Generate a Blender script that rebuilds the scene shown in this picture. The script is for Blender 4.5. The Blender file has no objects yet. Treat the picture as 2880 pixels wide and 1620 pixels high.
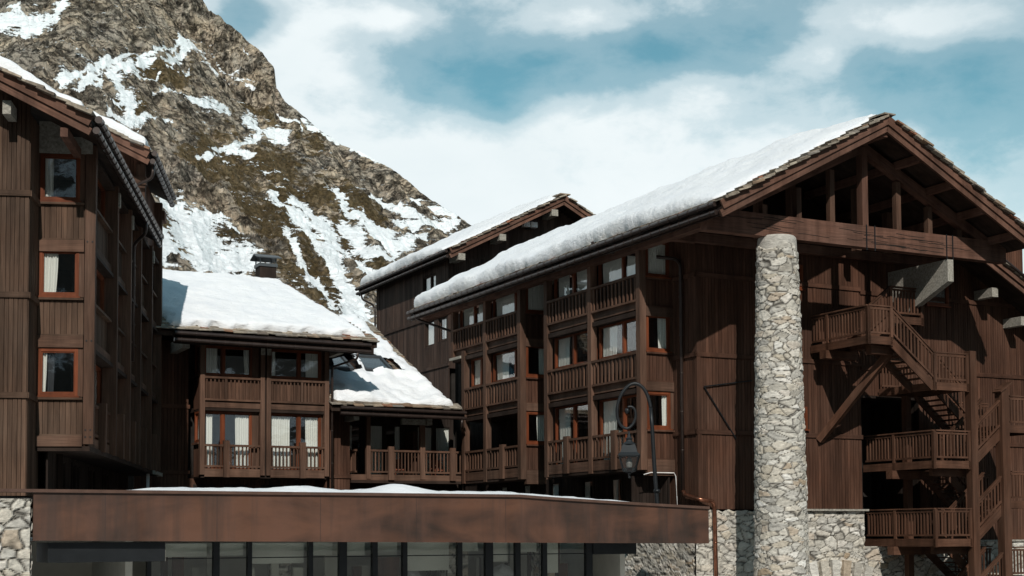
import bpy, math, random
import numpy as np
from mathutils import Vector, noise as mnoise
random.seed(7)
R = math.radians
C = bpy.context.scene.collection
scn = bpy.context.scene

# ------------------------------------------------------------------ frames
# W world, R main chalet group, L chalet on the near side, N canopy
def mkframe(ox, oy, ang):
    a = R(ang)
    return (ox, oy, math.cos(a), math.sin(a), a)
FR = {'W': mkframe(0, 0, 0), 'R': mkframe(6.644, 51.4, 27.02), 'L': mkframe(-12.1, 40.7, 7.62),
      'N': mkframe(-12.36, 37.0, 30.15)}
def to_world(fr, p):
    ox, oy, c, s, a = FR[fr]
    return (ox + c*p[0] - s*p[1], oy + s*p[0] + c*p[1], p[2])

INFO = {}   # object -> (frame, base)
def root(name, label, cat, fr, base, group=None):
    o = bpy.data.objects.new(name, None); C.objects.link(o)
    o.location = to_world(fr, base); o.rotation_euler = (0, 0, FR[fr][4])
    o.empty_display_size = .5
    INFO[o.name] = (fr, base)
    o['label'] = label; o['category'] = cat
    if group: o['group'] = group
    return o
def tag(o, label, cat, group=None, kind=None):
    o['label'] = label; o['category'] = cat
    if group: o['group'] = group
    if kind: o['kind'] = kind
    return o

class Fac:
    """facade coordinates: s along, d outward, z up"""
    def __init__(s, O, S, D):
        s.O, s.S, s.D = O, S, D
        s.flip = (S[0]*D[1]-S[1]*D[0]) < 0
    def __call__(f, s, d, z):
        return (f.O[0]+f.S[0]*s+f.D[0]*d, f.O[1]+f.S[1]*s+f.D[1]*d, z)
ID = Fac((0, 0), (1, 0), (0, 1))
def FA(x0): return Fac((x0, 0), (0, 1), (-1, 0))    # faces -x
def FB(y0): return Fac((0, y0), (1, 0), (0, -1))    # faces -y
def FS(x0): return Fac((x0, 0), (0, 1), (1, 0))     # faces +x

class MB:
    def __init__(s): s.v=[]; s.f=[]; s.uv=[]; s.t=[]
    def add(s, vs, fs, uvs=None, tone=None):
        n=len(s.v); t=random.random() if tone is None else tone
        s.v+=[tuple(v) for v in vs]; s.t+=[t]*len(vs)
        for i,f in enumerate(fs):
            s.f.append([n+k for k in f])
            s.uv.append(uvs[i] if uvs else [(0,0)]*len(f))
    def hexa(s, P, axis, tone=None, flip=False):
        """P: 8 corners indexed by bits (a,b,c); axis: long axis for the grain"""
        Pv=[Vector(p) for p in P]
        F=[(0,2,3,1),(4,5,7,6),(0,1,5,4),(2,6,7,3),(0,4,6,2),(1,3,7,5)]
        ctr=sum(Pv,Vector())/8
        ax=(Pv[1]-Pv[0],Pv[2]-Pv[0],Pv[4]-Pv[0])[axis]
        if ax.length<1e-6: ax=Vector((0,0,1))
        ax=ax.normalized()
        ru,rv=random.uniform(0,50),random.uniform(0,50)
        fs=[];uv=[]
        for f in F:
            a,b,c=Pv[f[0]],Pv[f[1]],Pv[f[2]]
            n=(b-a).cross(c-a)
            if n.dot(a+c-2*ctr)<0: f=f[::-1]
            if n.length<1e-9: n=Vector((0,0,1))
            bt=n.normalized().cross(ax)
            if bt.length<.2: bt=n.normalized().orthogonal(); a2=n.normalized().cross(bt)
            else: a2=ax
            fs.append(f); uv.append([(Pv[k].dot(a2)+ru, Pv[k].dot(bt)+rv) for k in f])
        s.add(P,fs,uv,tone)
    def box(s, a0,a1,b0,b1,c0,c1, F=ID, tone=None):
        P=[F(*( (a1 if i&1 else a0),(b1 if i&2 else b0),(c1 if i&4 else c0))) for i in range(8)]
        d=(abs(a1-a0),abs(b1-b0),abs(c1-c0))
        s.hexa(P,d.index(max(d)),tone)
    def beam(s,p,q,w,h,up=(0,0,1),tone=None):
        p,q=Vector(p),Vector(q); a=(q-p).normalized(); side=a.cross(Vector(up)).normalized(); u=side.cross(a)
        P=[(q if i&1 else p)+side*(w/2 if i&2 else -w/2)+u*(h/2 if i&4 else -h/2) for i in range(8)]
        s.hexa(P,0,tone)
    def slab(s,p0,p1,p2,p3,th,tone=None):
        """quad of top points, thickness straight down"""
        q=[p0,p1,p3,p2]
        P=[(x[0],x[1],x[2]-th) for x in q]+[tuple(x) for x in q]
        s.hexa(P,1,tone)
    def tube(s,pts,r,n=8,tone=None,cap=True):
        pts=[Vector(p) for p in pts]; m=len(pts)
        rs=r if isinstance(r,(list,tuple)) else [r]*m
        vs=[];fs=[];ref=None
        for i,p in enumerate(pts):
            t=(pts[min(i+1,m-1)]-pts[max(i-1,0)]).normalized()
            if ref is None: ref=t.orthogonal().normalized()
            ref=(ref-t*ref.dot(t))
            ref=ref.normalized() if ref.length>1e-6 else t.orthogonal().normalized()
            b=t.cross(ref)
            for k in range(n):
                a=2*math.pi*k/n; vs.append(p+(ref*math.cos(a)+b*math.sin(a))*rs[i])
        for i in range(m-1):
            for k in range(n):
                fs.append((i*n+k,i*n+(k+1)%n,(i+1)*n+(k+1)%n,(i+1)*n+k))
        if cap: fs.append(tuple(range(n))[::-1]); fs.append(tuple((m-1)*n+k for k in range(n)))
        s.add(vs,fs,None,tone)
    def lathe(s,prof,c,n=16,tone=None,sq=False):
        vs=[];fs=[]
        for r,z in prof:
            for k in range(n):
                a=2*math.pi*(k+.5)/n; vs.append((c[0]+r*math.cos(a),c[1]+r*math.sin(a),c[2]+z))
        for i in range(len(prof)-1):
            for k in range(n): fs.append((i*n+k,i*n+(k+1)%n,(i+1)*n+(k+1)%n,(i+1)*n+k))
        fs.append(tuple(range(n))[::-1]); fs.append(tuple((len(prof)-1)*n+k for k in range(n)))
        s.add(vs,fs,None,tone)
    def build(s,name,mat,parent=None,fr='W',base=None,smooth=False,attrs=None):
        if parent is not None and base is None: fr,base=INFO[parent.name]
        if base is None: base=(0,0,0)
        me=bpy.data.meshes.new(name)
        b=np.array(base,float)
        me.from_pydata([tuple(np.array(v,float)-b) for v in s.v],[],s.f)
        uvl=me.uv_layers.new(name='UVMap')
        uvl.data.foreach_set('uv',np.array([c for f in s.uv for c in f],np.float32).ravel())
        at=me.attributes.new('tone','FLOAT','POINT'); at.data.foreach_set('value',np.array(s.t,np.float32))
        if attrs:
            for k,a in attrs.items():
                at=me.attributes.new(k,'FLOAT','POINT'); at.data.foreach_set('value',np.asarray(a,np.float32))
        me.materials.append(mat)
        if smooth: me.polygons.foreach_set('use_smooth',[True]*len(me.polygons))
        o=bpy.data.objects.new(name,me); C.objects.link(o)
        if parent is not None:
            o.parent=parent; INFO[o.name]=(fr,base)
        else:
            o.location=to_world(fr,base); o.rotation_euler=(0,0,FR[fr][4]); INFO[o.name]=(fr,base)
        return o

# ------------------------------------------------------------------ materials
def newmat(name):
    m=bpy.data.materials.new(name); m.use_nodes=True
    nt=m.node_tree; bs=nt.nodes['Principled BSDF']
    return m,nt,bs
def N(nt,t,**k):
    n=nt.nodes.new(t)
    for a,b in k.items():
        if a.startswith('i_'):
            key=a[2:]; key=int(key) if key.isdigit() else key
            n.inputs[key].default_value=b
        else: setattr(n,a,b)
    return n
def math_(nt,op,a,b=None,c=None,clamp=False):
    n=nt.nodes.new('ShaderNodeMath'); n.operation=op; n.use_clamp=clamp
    for i,x in enumerate((a,b,c)):
        if x is None: continue
        if isinstance(x,(int,float)): n.inputs[i].default_value=x
        else: nt.links.new(x,n.inputs[i])
    return n.outputs[0]
def ramp(nt,fac,stops,interp='LINEAR'):
    r=nt.nodes.new('ShaderNodeValToRGB'); r.color_ramp.interpolation=interp
    e=r.color_ramp.elements
    while len(e)<len(stops): e.new(.5)
    for x,(p,c) in zip(e,stops):
        x.position=p; x.color=(c[0],c[1],c[2],1) if hasattr(c,'__len__') else (c,c,c,1)
    nt.links.new(fac,r.inputs[0]); return r.outputs[0]
def mix(nt,fac,a,b,mode='MIX'):
    n=nt.nodes.new('ShaderNodeMix'); n.data_type='RGBA'; n.blend_type=mode
    for s,x in ((n.inputs[0],fac),(n.inputs[6],a),(n.inputs[7],b)):
        if isinstance(x,(int,float)): s.default_value=x
        elif isinstance(x,(tuple,list)): s.default_value=(x[0],x[1],x[2],1)
        else: nt.links.new(x,s)
    return n.outputs[2]
def noise(nt,vec,scale,detail=4,rough=.55,dist=0,dims='3D'):
    n=N(nt,'ShaderNodeTexNoise',noise_dimensions=dims); n.inputs['Scale'].default_value=scale
    n.inputs['Detail'].default_value=detail; n.inputs['Roughness'].default_value=rough; n.inputs['Distortion'].default_value=dist
    if vec is not None: nt.links.new(vec,n.inputs['Vector'])
    return n.outputs['Fac']
def mapping(nt,vec,scale=(1,1,1),loc=(0,0,0),rot=(0,0,0)):
    n=N(nt,'ShaderNodeMapping'); n.inputs['Scale'].default_value=scale; n.inputs['Location'].default_value=loc; n.inputs['Rotation'].default_value=rot
    nt.links.new(vec,n.inputs['Vector']); return n.outputs[0]
def attr(nt,name): return N(nt,'ShaderNodeAttribute',attribute_name=name).outputs['Fac']
def bump(nt,h,strength,dist,bs):
    b=N(nt,'ShaderNodeBump'); b.inputs['Strength'].default_value=strength; b.inputs['Distance'].default_value=dist
    nt.links.new(h,b.inputs['Height']); nt.links.new(b.outputs[0],bs.inputs['Normal'])

def wood(name,col,var=.5,rough=.75,grey=.25,red=.0):
    m,nt,bs=newmat(name)
    uv=N(nt,'ShaderNodeTexCoord').outputs['UV']; ob=N(nt,'ShaderNodeTexCoord').outputs['Object']
    t=attr(nt,'tone')
    g=noise(nt,mapping(nt,uv,(1.2,26,1)),1.0,5,.6,.4)
    g2=noise(nt,mapping(nt,uv,(.35,5,1)),1.0,3,.55,.2)
    wth=noise(nt,ob,.55,4,.6)
    a=math_(nt,'MULTIPLY_ADD',t,var,1-var/2)
    b=math_(nt,'MULTIPLY_ADD',g,1.3,.35)
    c=math_(nt,'MULTIPLY_ADD',g2,.9,.55)
    stn=ramp(nt,noise(nt,mapping(nt,ob,(1.6,1.6,.22)),1.,4,.6),[(.34,.62),(.62,1.18)])
    v=math_(nt,'MULTIPLY',math_(nt,'MULTIPLY',math_(nt,'MULTIPLY',a,b),c),stn)
    colr=mix(nt,ramp(nt,wth,[(.35,0),(.7,1)]),tuple(x for x in col),(col[0]*.92+.010*grey*2,col[1]*1.0+.009*grey*2,col[2]*1.05+.008*grey*2))
    mul=N(nt,'ShaderNodeVectorMath',operation='SCALE'); nt.links.new(colr,mul.inputs[0]); nt.links.new(v,mul.inputs['Scale'])
    nt.links.new(mul.outputs[0],bs.inputs['Base Color'])
    bs.inputs['Roughness'].default_value=rough; bs.inputs['Specular IOR Level'].default_value=.10
    cr=noise(nt,mapping(nt,uv,(.5,18,1)),1.0,6,.7,.8)
    crk=ramp(nt,cr,[(.3,0),(.38,1)])
    h=math_(nt,'ADD',math_(nt,'MULTIPLY',g,.6),crk)
    bump(nt,h,.5,.01,bs)
    return m
WALLR=wood('wood siding reddish',(.080,.037,.023),.36)
WALLL=wood('wood siding weathered',(.090,.052,.034),.42)
WALLM=wood('wood siding dark',(.075,.046,.035),.6)
POST=wood('timber posts',(.104,.056,.037),.35)
RAIL=wood('timber railings',(.102,.053,.034),.45)
STAIR=wood('stair timber',(.092,.043,.026),.35,.6)
FASC=wood('fascia boards',(.135,.068,.046),.3)
BEAM=wood('cracked beams',(.135,.068,.047),.25)
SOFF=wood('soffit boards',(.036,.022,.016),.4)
REDW=wood('varnished window timber',(.15,.042,.018),.35,.45,grey=.1)
DARKW=wood('dark and shade-toned boards',(.026,.017,.013),.4)  # darker wood copy; shade of recesses and railing gaps put into its colour

def plain(name,col,rough=.6,metal=0,spec=.3,var=.25,scale=2.,bmp=0,bscale=40):
    m,nt,bs=newmat(name)
    ob=N(nt,'ShaderNodeTexCoord').outputs['Object']
    n=noise(nt,ob,scale,6,.6)
    c=mix(nt,ramp(nt,n,[(.3,0),(.7,1)]),tuple(x*(1-var) for x in col),tuple(x*(1+var) for x in col))
    nt.links.new(c,bs.inputs['Base Color']); bs.inputs['Roughness'].default_value=rough
    bs.inputs['Metallic'].default_value=metal; bs.inputs['Specular IOR Level'].default_value=spec
    if bmp: bump(nt,noise(nt,ob,bscale,4,.7),bmp,.02,bs)
    return m
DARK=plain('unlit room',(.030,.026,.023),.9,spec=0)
CONC=plain('exposed concrete',(.31,.285,.24),.9,var=.42,scale=14,bmp=.9,bscale=30)
STEEL=plain('black lacquered steel',(.010,.011,.012),.45,.0,.3,var=.3)
GUTTER=plain('brown metal gutter',(.040,.026,.021),.38,.35,.5,var=.3,scale=4)
COPPER=plain('old copper pipe',(.30,.125,.075),.32,.9,.5,var=.4,scale=5)
WHITE=plain('white plastic',(.75,.73,.70),.5)
LEAD=plain('grey flashing',(.10,.11,.115),.45,.5)
CREAM=plain('cream plaster',(.60,.57,.49),.9,var=.12,scale=1.2)
CHAIR=plain('reddish wicker',(.20,.065,.035),.7)
SHEET=plain('white dust sheet',(.72,.72,.72),.8)
SKYF=plain('dark skylight frame',(.045,.048,.05),.4)
STOREY=plain('grey concrete ground',(.22,.21,.20),.9,var=.25,scale=.8,bmp=.3)

def m_corten():
    m,nt,bs=newmat('bronze cladding')
    ob=N(nt,'ShaderNodeTexCoord').outputs['Object']
    n=noise(nt,mapping(nt,ob,(.32,.32,.9)),1.0,5,.55,.4); n2=noise(nt,mapping(nt,ob,(1.6,1.6,.5)),1.0,5,.6)
    c=ramp(nt,n,[(.34,(.032,.019,.013)),(.47,(.070,.033,.020)),(.62,(.125,.055,.031))])
    c=mix(nt,math_(nt,'MULTIPLY',ramp(nt,n2,[(.45,0),(.72,1)]),.55),c,(.125,.054,.032))
    n5=noise(nt,mapping(nt,ob,(2.2,2.2,.12)),1.0,5,.6)
    c=mix(nt,math_(nt,'MULTIPLY',ramp(nt,n5,[(.50,0),(.66,1)]),.5),c,(.040,.026,.020))
    sp=noise(nt,ob,22,3,.6)
    c=mix(nt,math_(nt,'MULTIPLY',ramp(nt,sp,[(.62,0),(.72,1)]),.25),c,(.05,.032,.027))
    # thin seams between the sheets
    sx=N(nt,'ShaderNodeSeparateXYZ'); nt.links.new(ob,sx.inputs[0])
    fr=math_(nt,'FRACT',math_(nt,'MULTIPLY',sx.outputs[0],1/3.05))
    seam=math_(nt,'LESS_THAN',fr,.008)
    c=mix(nt,math_(nt,'MULTIPLY',seam,.6),c,(.035,.022,.018))
    nt.links.new(c,bs.inputs['Base Color']); bs.inputs['Metallic'].default_value=.15
    nt.links.new(ramp(nt,n2,[(.3,.42),(.7,.62)]),bs.inputs['Roughness'])
    bump(nt,noise(nt,ob,1.3,3,.5),.12,.05,bs)
    return m
CORTEN=m_corten()

def m_stone():
    m,nt,bs=newmat('rubble stone')
    ob=N(nt,'ShaderNodeTexCoord').outputs['Object']
    t=attr(nt,'tone'); mo=attr(nt,'joint')
    c=ramp(nt,t,[(0,(.40,.365,.31)),(.2,(.60,.555,.475)),(.38,(.47,.44,.39)),(.55,(.70,.655,.575)),(.72,(.53,.46,.36)),(.86,(.82,.78,.71)),(1,(.42,.32,.22))])
    n=noise(nt,mapping(nt,ob,(5,5,11)),1.0,7,.65,.5)
    c=mix(nt,1.0,c,ramp(nt,n,[(.25,.55),(.75,1.25)]),'MULTIPLY')
    c=mix(nt,mo,c,(.06,.053,.044))
    nt.links.new(c,bs.inputs['Base Color']); bs.inputs['Roughness'].default_value=.9; bs.inputs['Specular IOR Level'].default_value=.2
    bump(nt,noise(nt,mapping(nt,ob,(7,7,16)),1.0,7,.7,.3),.9,.05,bs)
    return m
STONE=m_stone()
def m_tile():
    m,nt,bs=newmat('stone roof slabs')
    ob=N(nt,'ShaderNodeTexCoord').outputs['Object']; t=attr(nt,'tone')
    c=ramp(nt,t,[(0,(.13,.10,.075)),(.3,(.30,.25,.19)),(.55,(.20,.175,.15)),(.75,(.40,.34,.26)),(.9,(.24,.15,.09)),(1,(.28,.11,.06))])
    c=mix(nt,1.0,c,ramp(nt,noise(nt,ob,6,5,.65),[(.3,.55),(.7,1.3)]),'MULTIPLY')
    nt.links.new(c,bs.inputs['Base Color']); bs.inputs['Roughness'].default_value=.9
    bump(nt,noise(nt,ob,18,5,.7),.6,.03,bs); return m
TILE=m_tile()
def m_snow():
    m,nt,bs=newmat('settled snow')
    ob=N(nt,'ShaderNodeTexCoord').outputs['Object']
    n=noise(nt,ob,1.1,6,.6)
    c=mix(nt,ramp(nt,n,[(.3,0),(.7,1)]),(.80,.81,.83),(.87,.87,.865))
    nt.links.new(c,bs.inputs['Base Color']); bs.inputs['Roughness'].default_value=.65; bs.inputs['Specular IOR Level'].default_value=.2
    h=math_(nt,'ADD',noise(nt,mapping(nt,ob,(3,5,5)),1.,6,.62),math_(nt,'MULTIPLY',noise(nt,ob,16,4,.6),.35))
    bump(nt,h,.65,.11,bs); return m
SNOW=m_snow()
def m_curtain():
    m,nt,bs=newmat('cream curtain fabric')
    bs.inputs['Base Color'].default_value=(.74,.72,.66,1); bs.inputs['Roughness'].default_value=.9
    return m
CURT=m_curtain()
CURTD=plain('charcoal curtain fabric',(.045,.047,.052),.9)
def m_glass(name,tint,refl,gain=1.0):
    m=bpy.data.materials.new(name); m.use_nodes=True; nt=m.node_tree; nt.nodes.clear()
    out=N(nt,'ShaderNodeOutputMaterial'); tr=N(nt,'ShaderNodeBsdfTransparent'); gl=N(nt,'ShaderNodeBsdfGlossy')
    tr.inputs[0].default_value=(*tint,1); gl.inputs['Roughness'].default_value=.0; gl.inputs[0].default_value=(1,1,1,1)
    ge=N(nt,'ShaderNodeNewGeometry'); dt=N(nt,'ShaderNodeVectorMath',operation='DOT_PRODUCT')
    nt.links.new(ge.outputs['Normal'],dt.inputs[0]); nt.links.new(ge.outputs['Incoming'],dt.inputs[1])
    ci=math_(nt,'SUBTRACT',1.,math_(nt,'ABSOLUTE',dt.outputs['Value']))
    sch=math_(nt,'MULTIPLY_ADD',math_(nt,'POWER',ci,5.),.957,.043)
    ob=N(nt,'ShaderNodeTexCoord').outputs['Object']
    b=N(nt,'ShaderNodeBump'); b.inputs['Strength'].default_value=.05; b.inputs['Distance'].default_value=.02
    nt.links.new(noise(nt,ob,1.3,2,.5),b.inputs['Height']); nt.links.new(b.outputs[0],gl.inputs['Normal'])
    f=math_(nt,'MULTIPLY_ADD',sch,gain,refl,clamp=True)
    mx=N(nt,'ShaderNodeMixShader'); nt.links.new(f,mx.inputs[0]); nt.links.new(tr.outputs[0],mx.inputs[1]); nt.links.new(gl.outputs[0],mx.inputs[2])
    nt.links.new(mx.outputs[0],out.inputs[0]); return m
GLASS=m_glass('window glass',(.95,.96,.955),.02,1.25)
SHOPG=m_glass('shop glass',(.90,.91,.89),.04,1.2)
LAMPG=m_glass('lantern glass',(.96,.96,.95),.0,.6)

# ------------------------------------------------------------------ generic builders
def siding(mb,F,s0,s1,z0,z1,d=0,w=.17,back=.05,gap=.008,holes=()):
    w=w*.74 if w>.16 else w
    n=max(1,round((s1-s0)/w)); e=[s0+(s1-s0)*i/n for i in range(n+1)]
    for i in range(1,n): e[i]+=random.uniform(-.016,.016)
    if not holes: mb.box(s0,s1,d-back,d-.034,z0,z1,F,tone=0)
    for i in range(n):
        a,b=e[i],e[i+1]; m=(a+b)/2; zs=[(z0,z1)]
        for h in holes:
            if h[0]<m<h[1]:
                o=[]
                for p,q in zs:
                    if h[2]>p: o.append((p,min(q,h[2])))
                    if h[3]<q: o.append((max(p,h[3]),q))
                zs=[x for x in o if x[1]-x[0]>.02]
        for p,q in zs:
            mb.box(a+gap,b-gap,d-.035,d+random.uniform(0,.012),p+.001,q-.001,F)
            if holes: mb.box(a,b,d-back,d-.036,p,q,F,tone=0)
def band(mb,F,s0,s1,z,d=0,h=.16): mb.box(s0,s1,d-.03,d+.06,z-h,z,F)

def curtain(F,s0,s1,z0,z1,d,win,mat=None):
    mb=MB(); n=max(8,int((s1-s0)/.022)); ph=random.uniform(0,6); pitch=random.uniform(.075,.11)
    rows=7; vs=[];fs=[]
    gather=random.uniform(-.12,.12)
    for j in range(rows+1):
        t=j/rows
        for i in range(n+1):
            s=s0+(s1-s0)*i/n
            sh=gather*(1-t)**2*(i/n if gather<0 else 1-i/n)
            a=2*math.pi*(s-s0)/pitch+ph
            vs.append(F(s+sh*.6,d+.028*math.sin(a)+.012*math.sin(a*.37+3*t),z0+(z1-z0)*t))
    for j in range(rows):
        for i in range(n):
            k=j*(n+1)+i; fs.append((k,k+1,k+n+2,k+n+1))
    mb.add(vs,fs); return mb.build('curtain',mat or CURT,win,smooth=True)
def window(par,F,s0,s1,z0,z1,d,mull=(),curt=(),mat=None,fw=.085,sill=True,dark=(),glass=None):
    mb=MB(); th=.07
    mb.box(s0,s0+fw,d-th,d+.02,z0,z1,F); mb.box(s1-fw,s1,d-th,d+.02,z0,z1,F)
    mb.box(s0+fw,s1-fw,d-th,d+.02,z1-fw,z1,F); mb.box(s0+fw,s1-fw,d-th,d+.02,z0,z0+fw,F)
    # inner casement line
    edges=[s0+fw]+[m for m in mull]+[s1-fw]
    for m in mull: mb.box(m-fw*.75,m+fw*.75,d-th,d+.03,z0+fw,z1-fw,F)
    for a,b in zip(edges[:-1],edges[1:]):
        a2=a+(fw*.75 if a!=edges[0] else 0); b2=b-(fw*.75 if b!=edges[-1] else 0); q=.035
        mb.box(a2,a2+q,d-th+.01,d-.005,z0+fw,z1-fw,F); mb.box(b2-q,b2,d-th+.01,d-.005,z0+fw,z1-fw,F)
        mb.box(a2+q,b2-q,d-th+.01,d-.005,z1-fw-q,z1-fw,F); mb.box(a2+q,b2-q,d-th+.01,d-.005,z0+fw,z0+fw+q,F)
    if sill: mb.box(s0-.05,s1+.05,d-.02,d+.09,z0-.05,z0-.002,F)
    w=mb.build('window',mat or REDW,par)
    for a,b in zip(edges[:-1],edges[1:]):
        g=MB(); g.box(a+.02,b-.02,d-.05,d-.042,z0+fw*.6,z1-fw*.6,F); g.build('pane',glass or GLASS,w)
    for a,b in curt: curtain(F,a,b,z0+.06,z1-.06,d-.115,w)
    for a,b in dark: curtain(F,a,b,z0+.06,z1-.06,d-.18,w,CURTD)
    return w
def railing(par,F,s0,s1,zb,zt,d,pitch=.165,bal=.05,solid=False,mat=None,gap=.0,name='railing'):
    mb=MB()
    mb.box(s0,s1,d-.10,d+.03,zt-.09,zt,F); mb.box(s0,s1,d-.085,d+.02,zb,zb+.08,F)
    n=max(2,round((s1-s0)/pitch))
    for i in range(n):
        c=s0+(s1-s0)*(i+.5)/n
        mb.box(c-bal/2,c+bal/2,d-.06+gap,d-.01+gap,zb+.08,zt-.09,F)
    if solid: siding(mb,F,s0,s1,zb+.05,zt-.06,d-.13,.15)
    return mb.build(name,mat or RAIL,par)
def part(par,name,mat,*boxes,F=ID):
    mb=MB()
    for b in boxes: mb.box(*b,F=F)
    return mb.build(name,mat,par)
def gutter(par,p,q,r=.085,gap=.30,off=(0,0,0),cap=True):
    """snow-stop pipe above and half-round gutter below, both with collars"""
    p,q=Vector(p),Vector(q); L=(q-p).length; a=(q-p)/L
    mb=MB()
    for dz,rr in ((gap,r*1.05),(0,r)):
        o=Vector(off) if dz else Vector((0,0,0))
        P=p+o+Vector((0,0,dz)); Q=q+o+Vector((0,0,dz))
        mb.tube([P,Q],rr,10,tone=random.random())
        k=.6; x=.3
        while x<L:
            c=P+a*x; mb.tube([c-a*.018,c+a*.018],rr+.016,10); x+=k
    return mb.build('gutter',GUTTER,par,smooth=False)
def pipe(par,pts,r=.055,mat=None,name='downpipe'):
    mb=MB(); out=[]
    pts=[Vector(p) for p in pts]
    for i,p in enumerate(pts):
        if 0<i<len(pts)-1:
            a=(pts[i-1]-p); b=(pts[i+1]-p); k=min(.16,a.length*.4,b.length*.4)
            A=p+a.normalized()*k; B=p+b.normalized()*k
            for t in (0,.25,.5,.75,1): out.append(A*(1-t)**2+p*2*t*(1-t)+B*t*t)
        else: out.append(p)
    mb.tube(out,r,10)
    for i in range(len(pts)-1):
        a,b=pts[i],pts[i+1]; L=(b-a).length
        if L>1.5:
            for k in range(1,int(L/1.4)+1):
                c=a+(b-a).normalized()*(k*1.4-.2); t=(b-a).normalized(); mb.tube([c-t*.02,c+t*.02],r+.014,10)
    return mb.build(name,mat or GUTTER,par,smooth=True)
def tiles(mb,P0,along,up,nal,L,S,rows,sp=.24,wmin=.3,wmax=.62,th=(.03,.055),inset0=0,jit=.05,depth=.55):
    """stone slabs laid in courses; along/up unit vectors, nal surface normal"""
    P0,along,up,nal=Vector(P0),Vector(along),Vector(up),Vector(nal)
    for r in range(rows):
        x=random.uniform(-.15,0)
        while x<L:
            w=random.uniform(wmin,wmax); t=random.uniform(*th)
            y0=r*sp+random.uniform(-jit,jit)
            x0,x1=max(x,-jit*random.random()*1.5),min(x+w-.01,L+jit*random.random()*1.5)
            if x1-x0>.06:
                tilt=random.uniform(.09,.14)
                P=[]
                for i in range(8):
                    a=x1 if i&1 else x0; b=y0+depth if i&2 else y0
                    h=(t if i&4 else 0)+(0.0 if i&2 else tilt*depth)+.015*random.random()
                    P.append(P0+along*(a+random.uniform(-.02,.02))+up*(b+random.uniform(-.02,.02))+nal*h)
                mb.hexa(P,0)
            x+=w
def snow(name,label,fr,q,th,base,r=(.3,.3,.3,.3),step=.22,lump=.16,rag=(.05,.05,.05,.05),seed=0,hole=None,thf=None):
    """q: eave0, eave1, ridge1, ridge0 on the roof surface. r/rag order: eave, ridge, side0, side1"""
    q=[Vector(p) for p in q]
    Ls=max((q[1]-q[0]).length,(q[2]-q[3]).length); Lt=max((q[3]-q[0]).length,(q[2]-q[1]).length)
    def samples(L,r0,r1):
        fr0=[0,.02,.07,.16,.3,.5,.75]; a=[x*r0 for x in fr0]; b=[L-x*r1 for x in fr0][::-1]
        n=max(2,int((L-r0-r1)/step)); m=[r0+(L-r0-r1)*i/n for i in range(n+1)]
        return [x/L for x in a+m+b]
    ss=samples(Ls,max(r[2],.05),max(r[3],.05)); ts=samples(Lt,max(r[0],.05),max(r[1],.05))
    nrm=((q[1]-q[0]).cross(q[3]-q[0])).normalized()
    if nrm.z<0: nrm=-nrm
    es=(q[1]-q[0]).normalized(); et=(q[3]-q[0]).normalized()
    mb=MB(); vs=[];fs=[]
    sv=Vector((seed*13.1,seed*7.7,seed*3.3))
    for t in ts:
        for s in ss:
            P=(q[0]*(1-s)+q[1]*s)*(1-t)+(q[3]*(1-s)+q[2]*s)*t
            f=1
            for dd,rr in ((t*Lt,r[0]),((1-t)*Lt,r[1]),(s*Ls,r[2]),((1-s)*Ls,r[3])):
                if rr>0:
                    k=min(dd/rr,1); f=min(f,math.sqrt(max(0,1-(1-k)**2)))
            pn=P+sv
            n1=mnoise.noise(pn*.45); n2=mnoise.noise(pn*1.6); n3=mnoise.noise(pn*4.5)
            tt=thf(s,t) if thf else th
            n4_=mnoise.noise(pn*9.); h=tt*f*(1+lump*1.2*n1+lump*.8*n2)+f*(.035*n3+.018*n4_)
            def fall(dd): return max(0,1-dd/.9)
            j=lambda k,fq: mnoise.noise(pn*fq+Vector((k*31.,0,0)))*.6+mnoise.noise(pn*fq*3.1+Vector((k*17.,5,0)))*.4
            P=P+et*(-abs(j(1,1.3))*rag[0]*2.2*-1*fall(t*Lt)) if rag[0]>0 else P
            P=P+et*(j(2,1.1)*rag[1]*fall((1-t)*Lt))
            P=P+es*(abs(j(3,1.2))*rag[2]*2*fall(s*Ls))-es*(abs(j(4,1.2))*rag[3]*2*fall((1-s)*Ls))
            vs.append(P+nrm*(h+.01))
    ns=len(ss)
    for a in range(len(ts)-1):
        for b in range(ns-1):
            sm,tm=(ss[b]+ss[b+1])/2,(ts[a]+ts[a+1])/2
            if hole and hole(sm,tm,mnoise.noise((vs[a*ns+b]+sv)*1.8)): continue
            k=a*ns+b; fs.append((k,k+1,k+ns+1,k+ns))
    mb.add(vs,fs)
    o=mb.build(name,SNOW,None,fr,base,smooth=True)
    tag(o,label,'snow',kind='stuff'); return o

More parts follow.
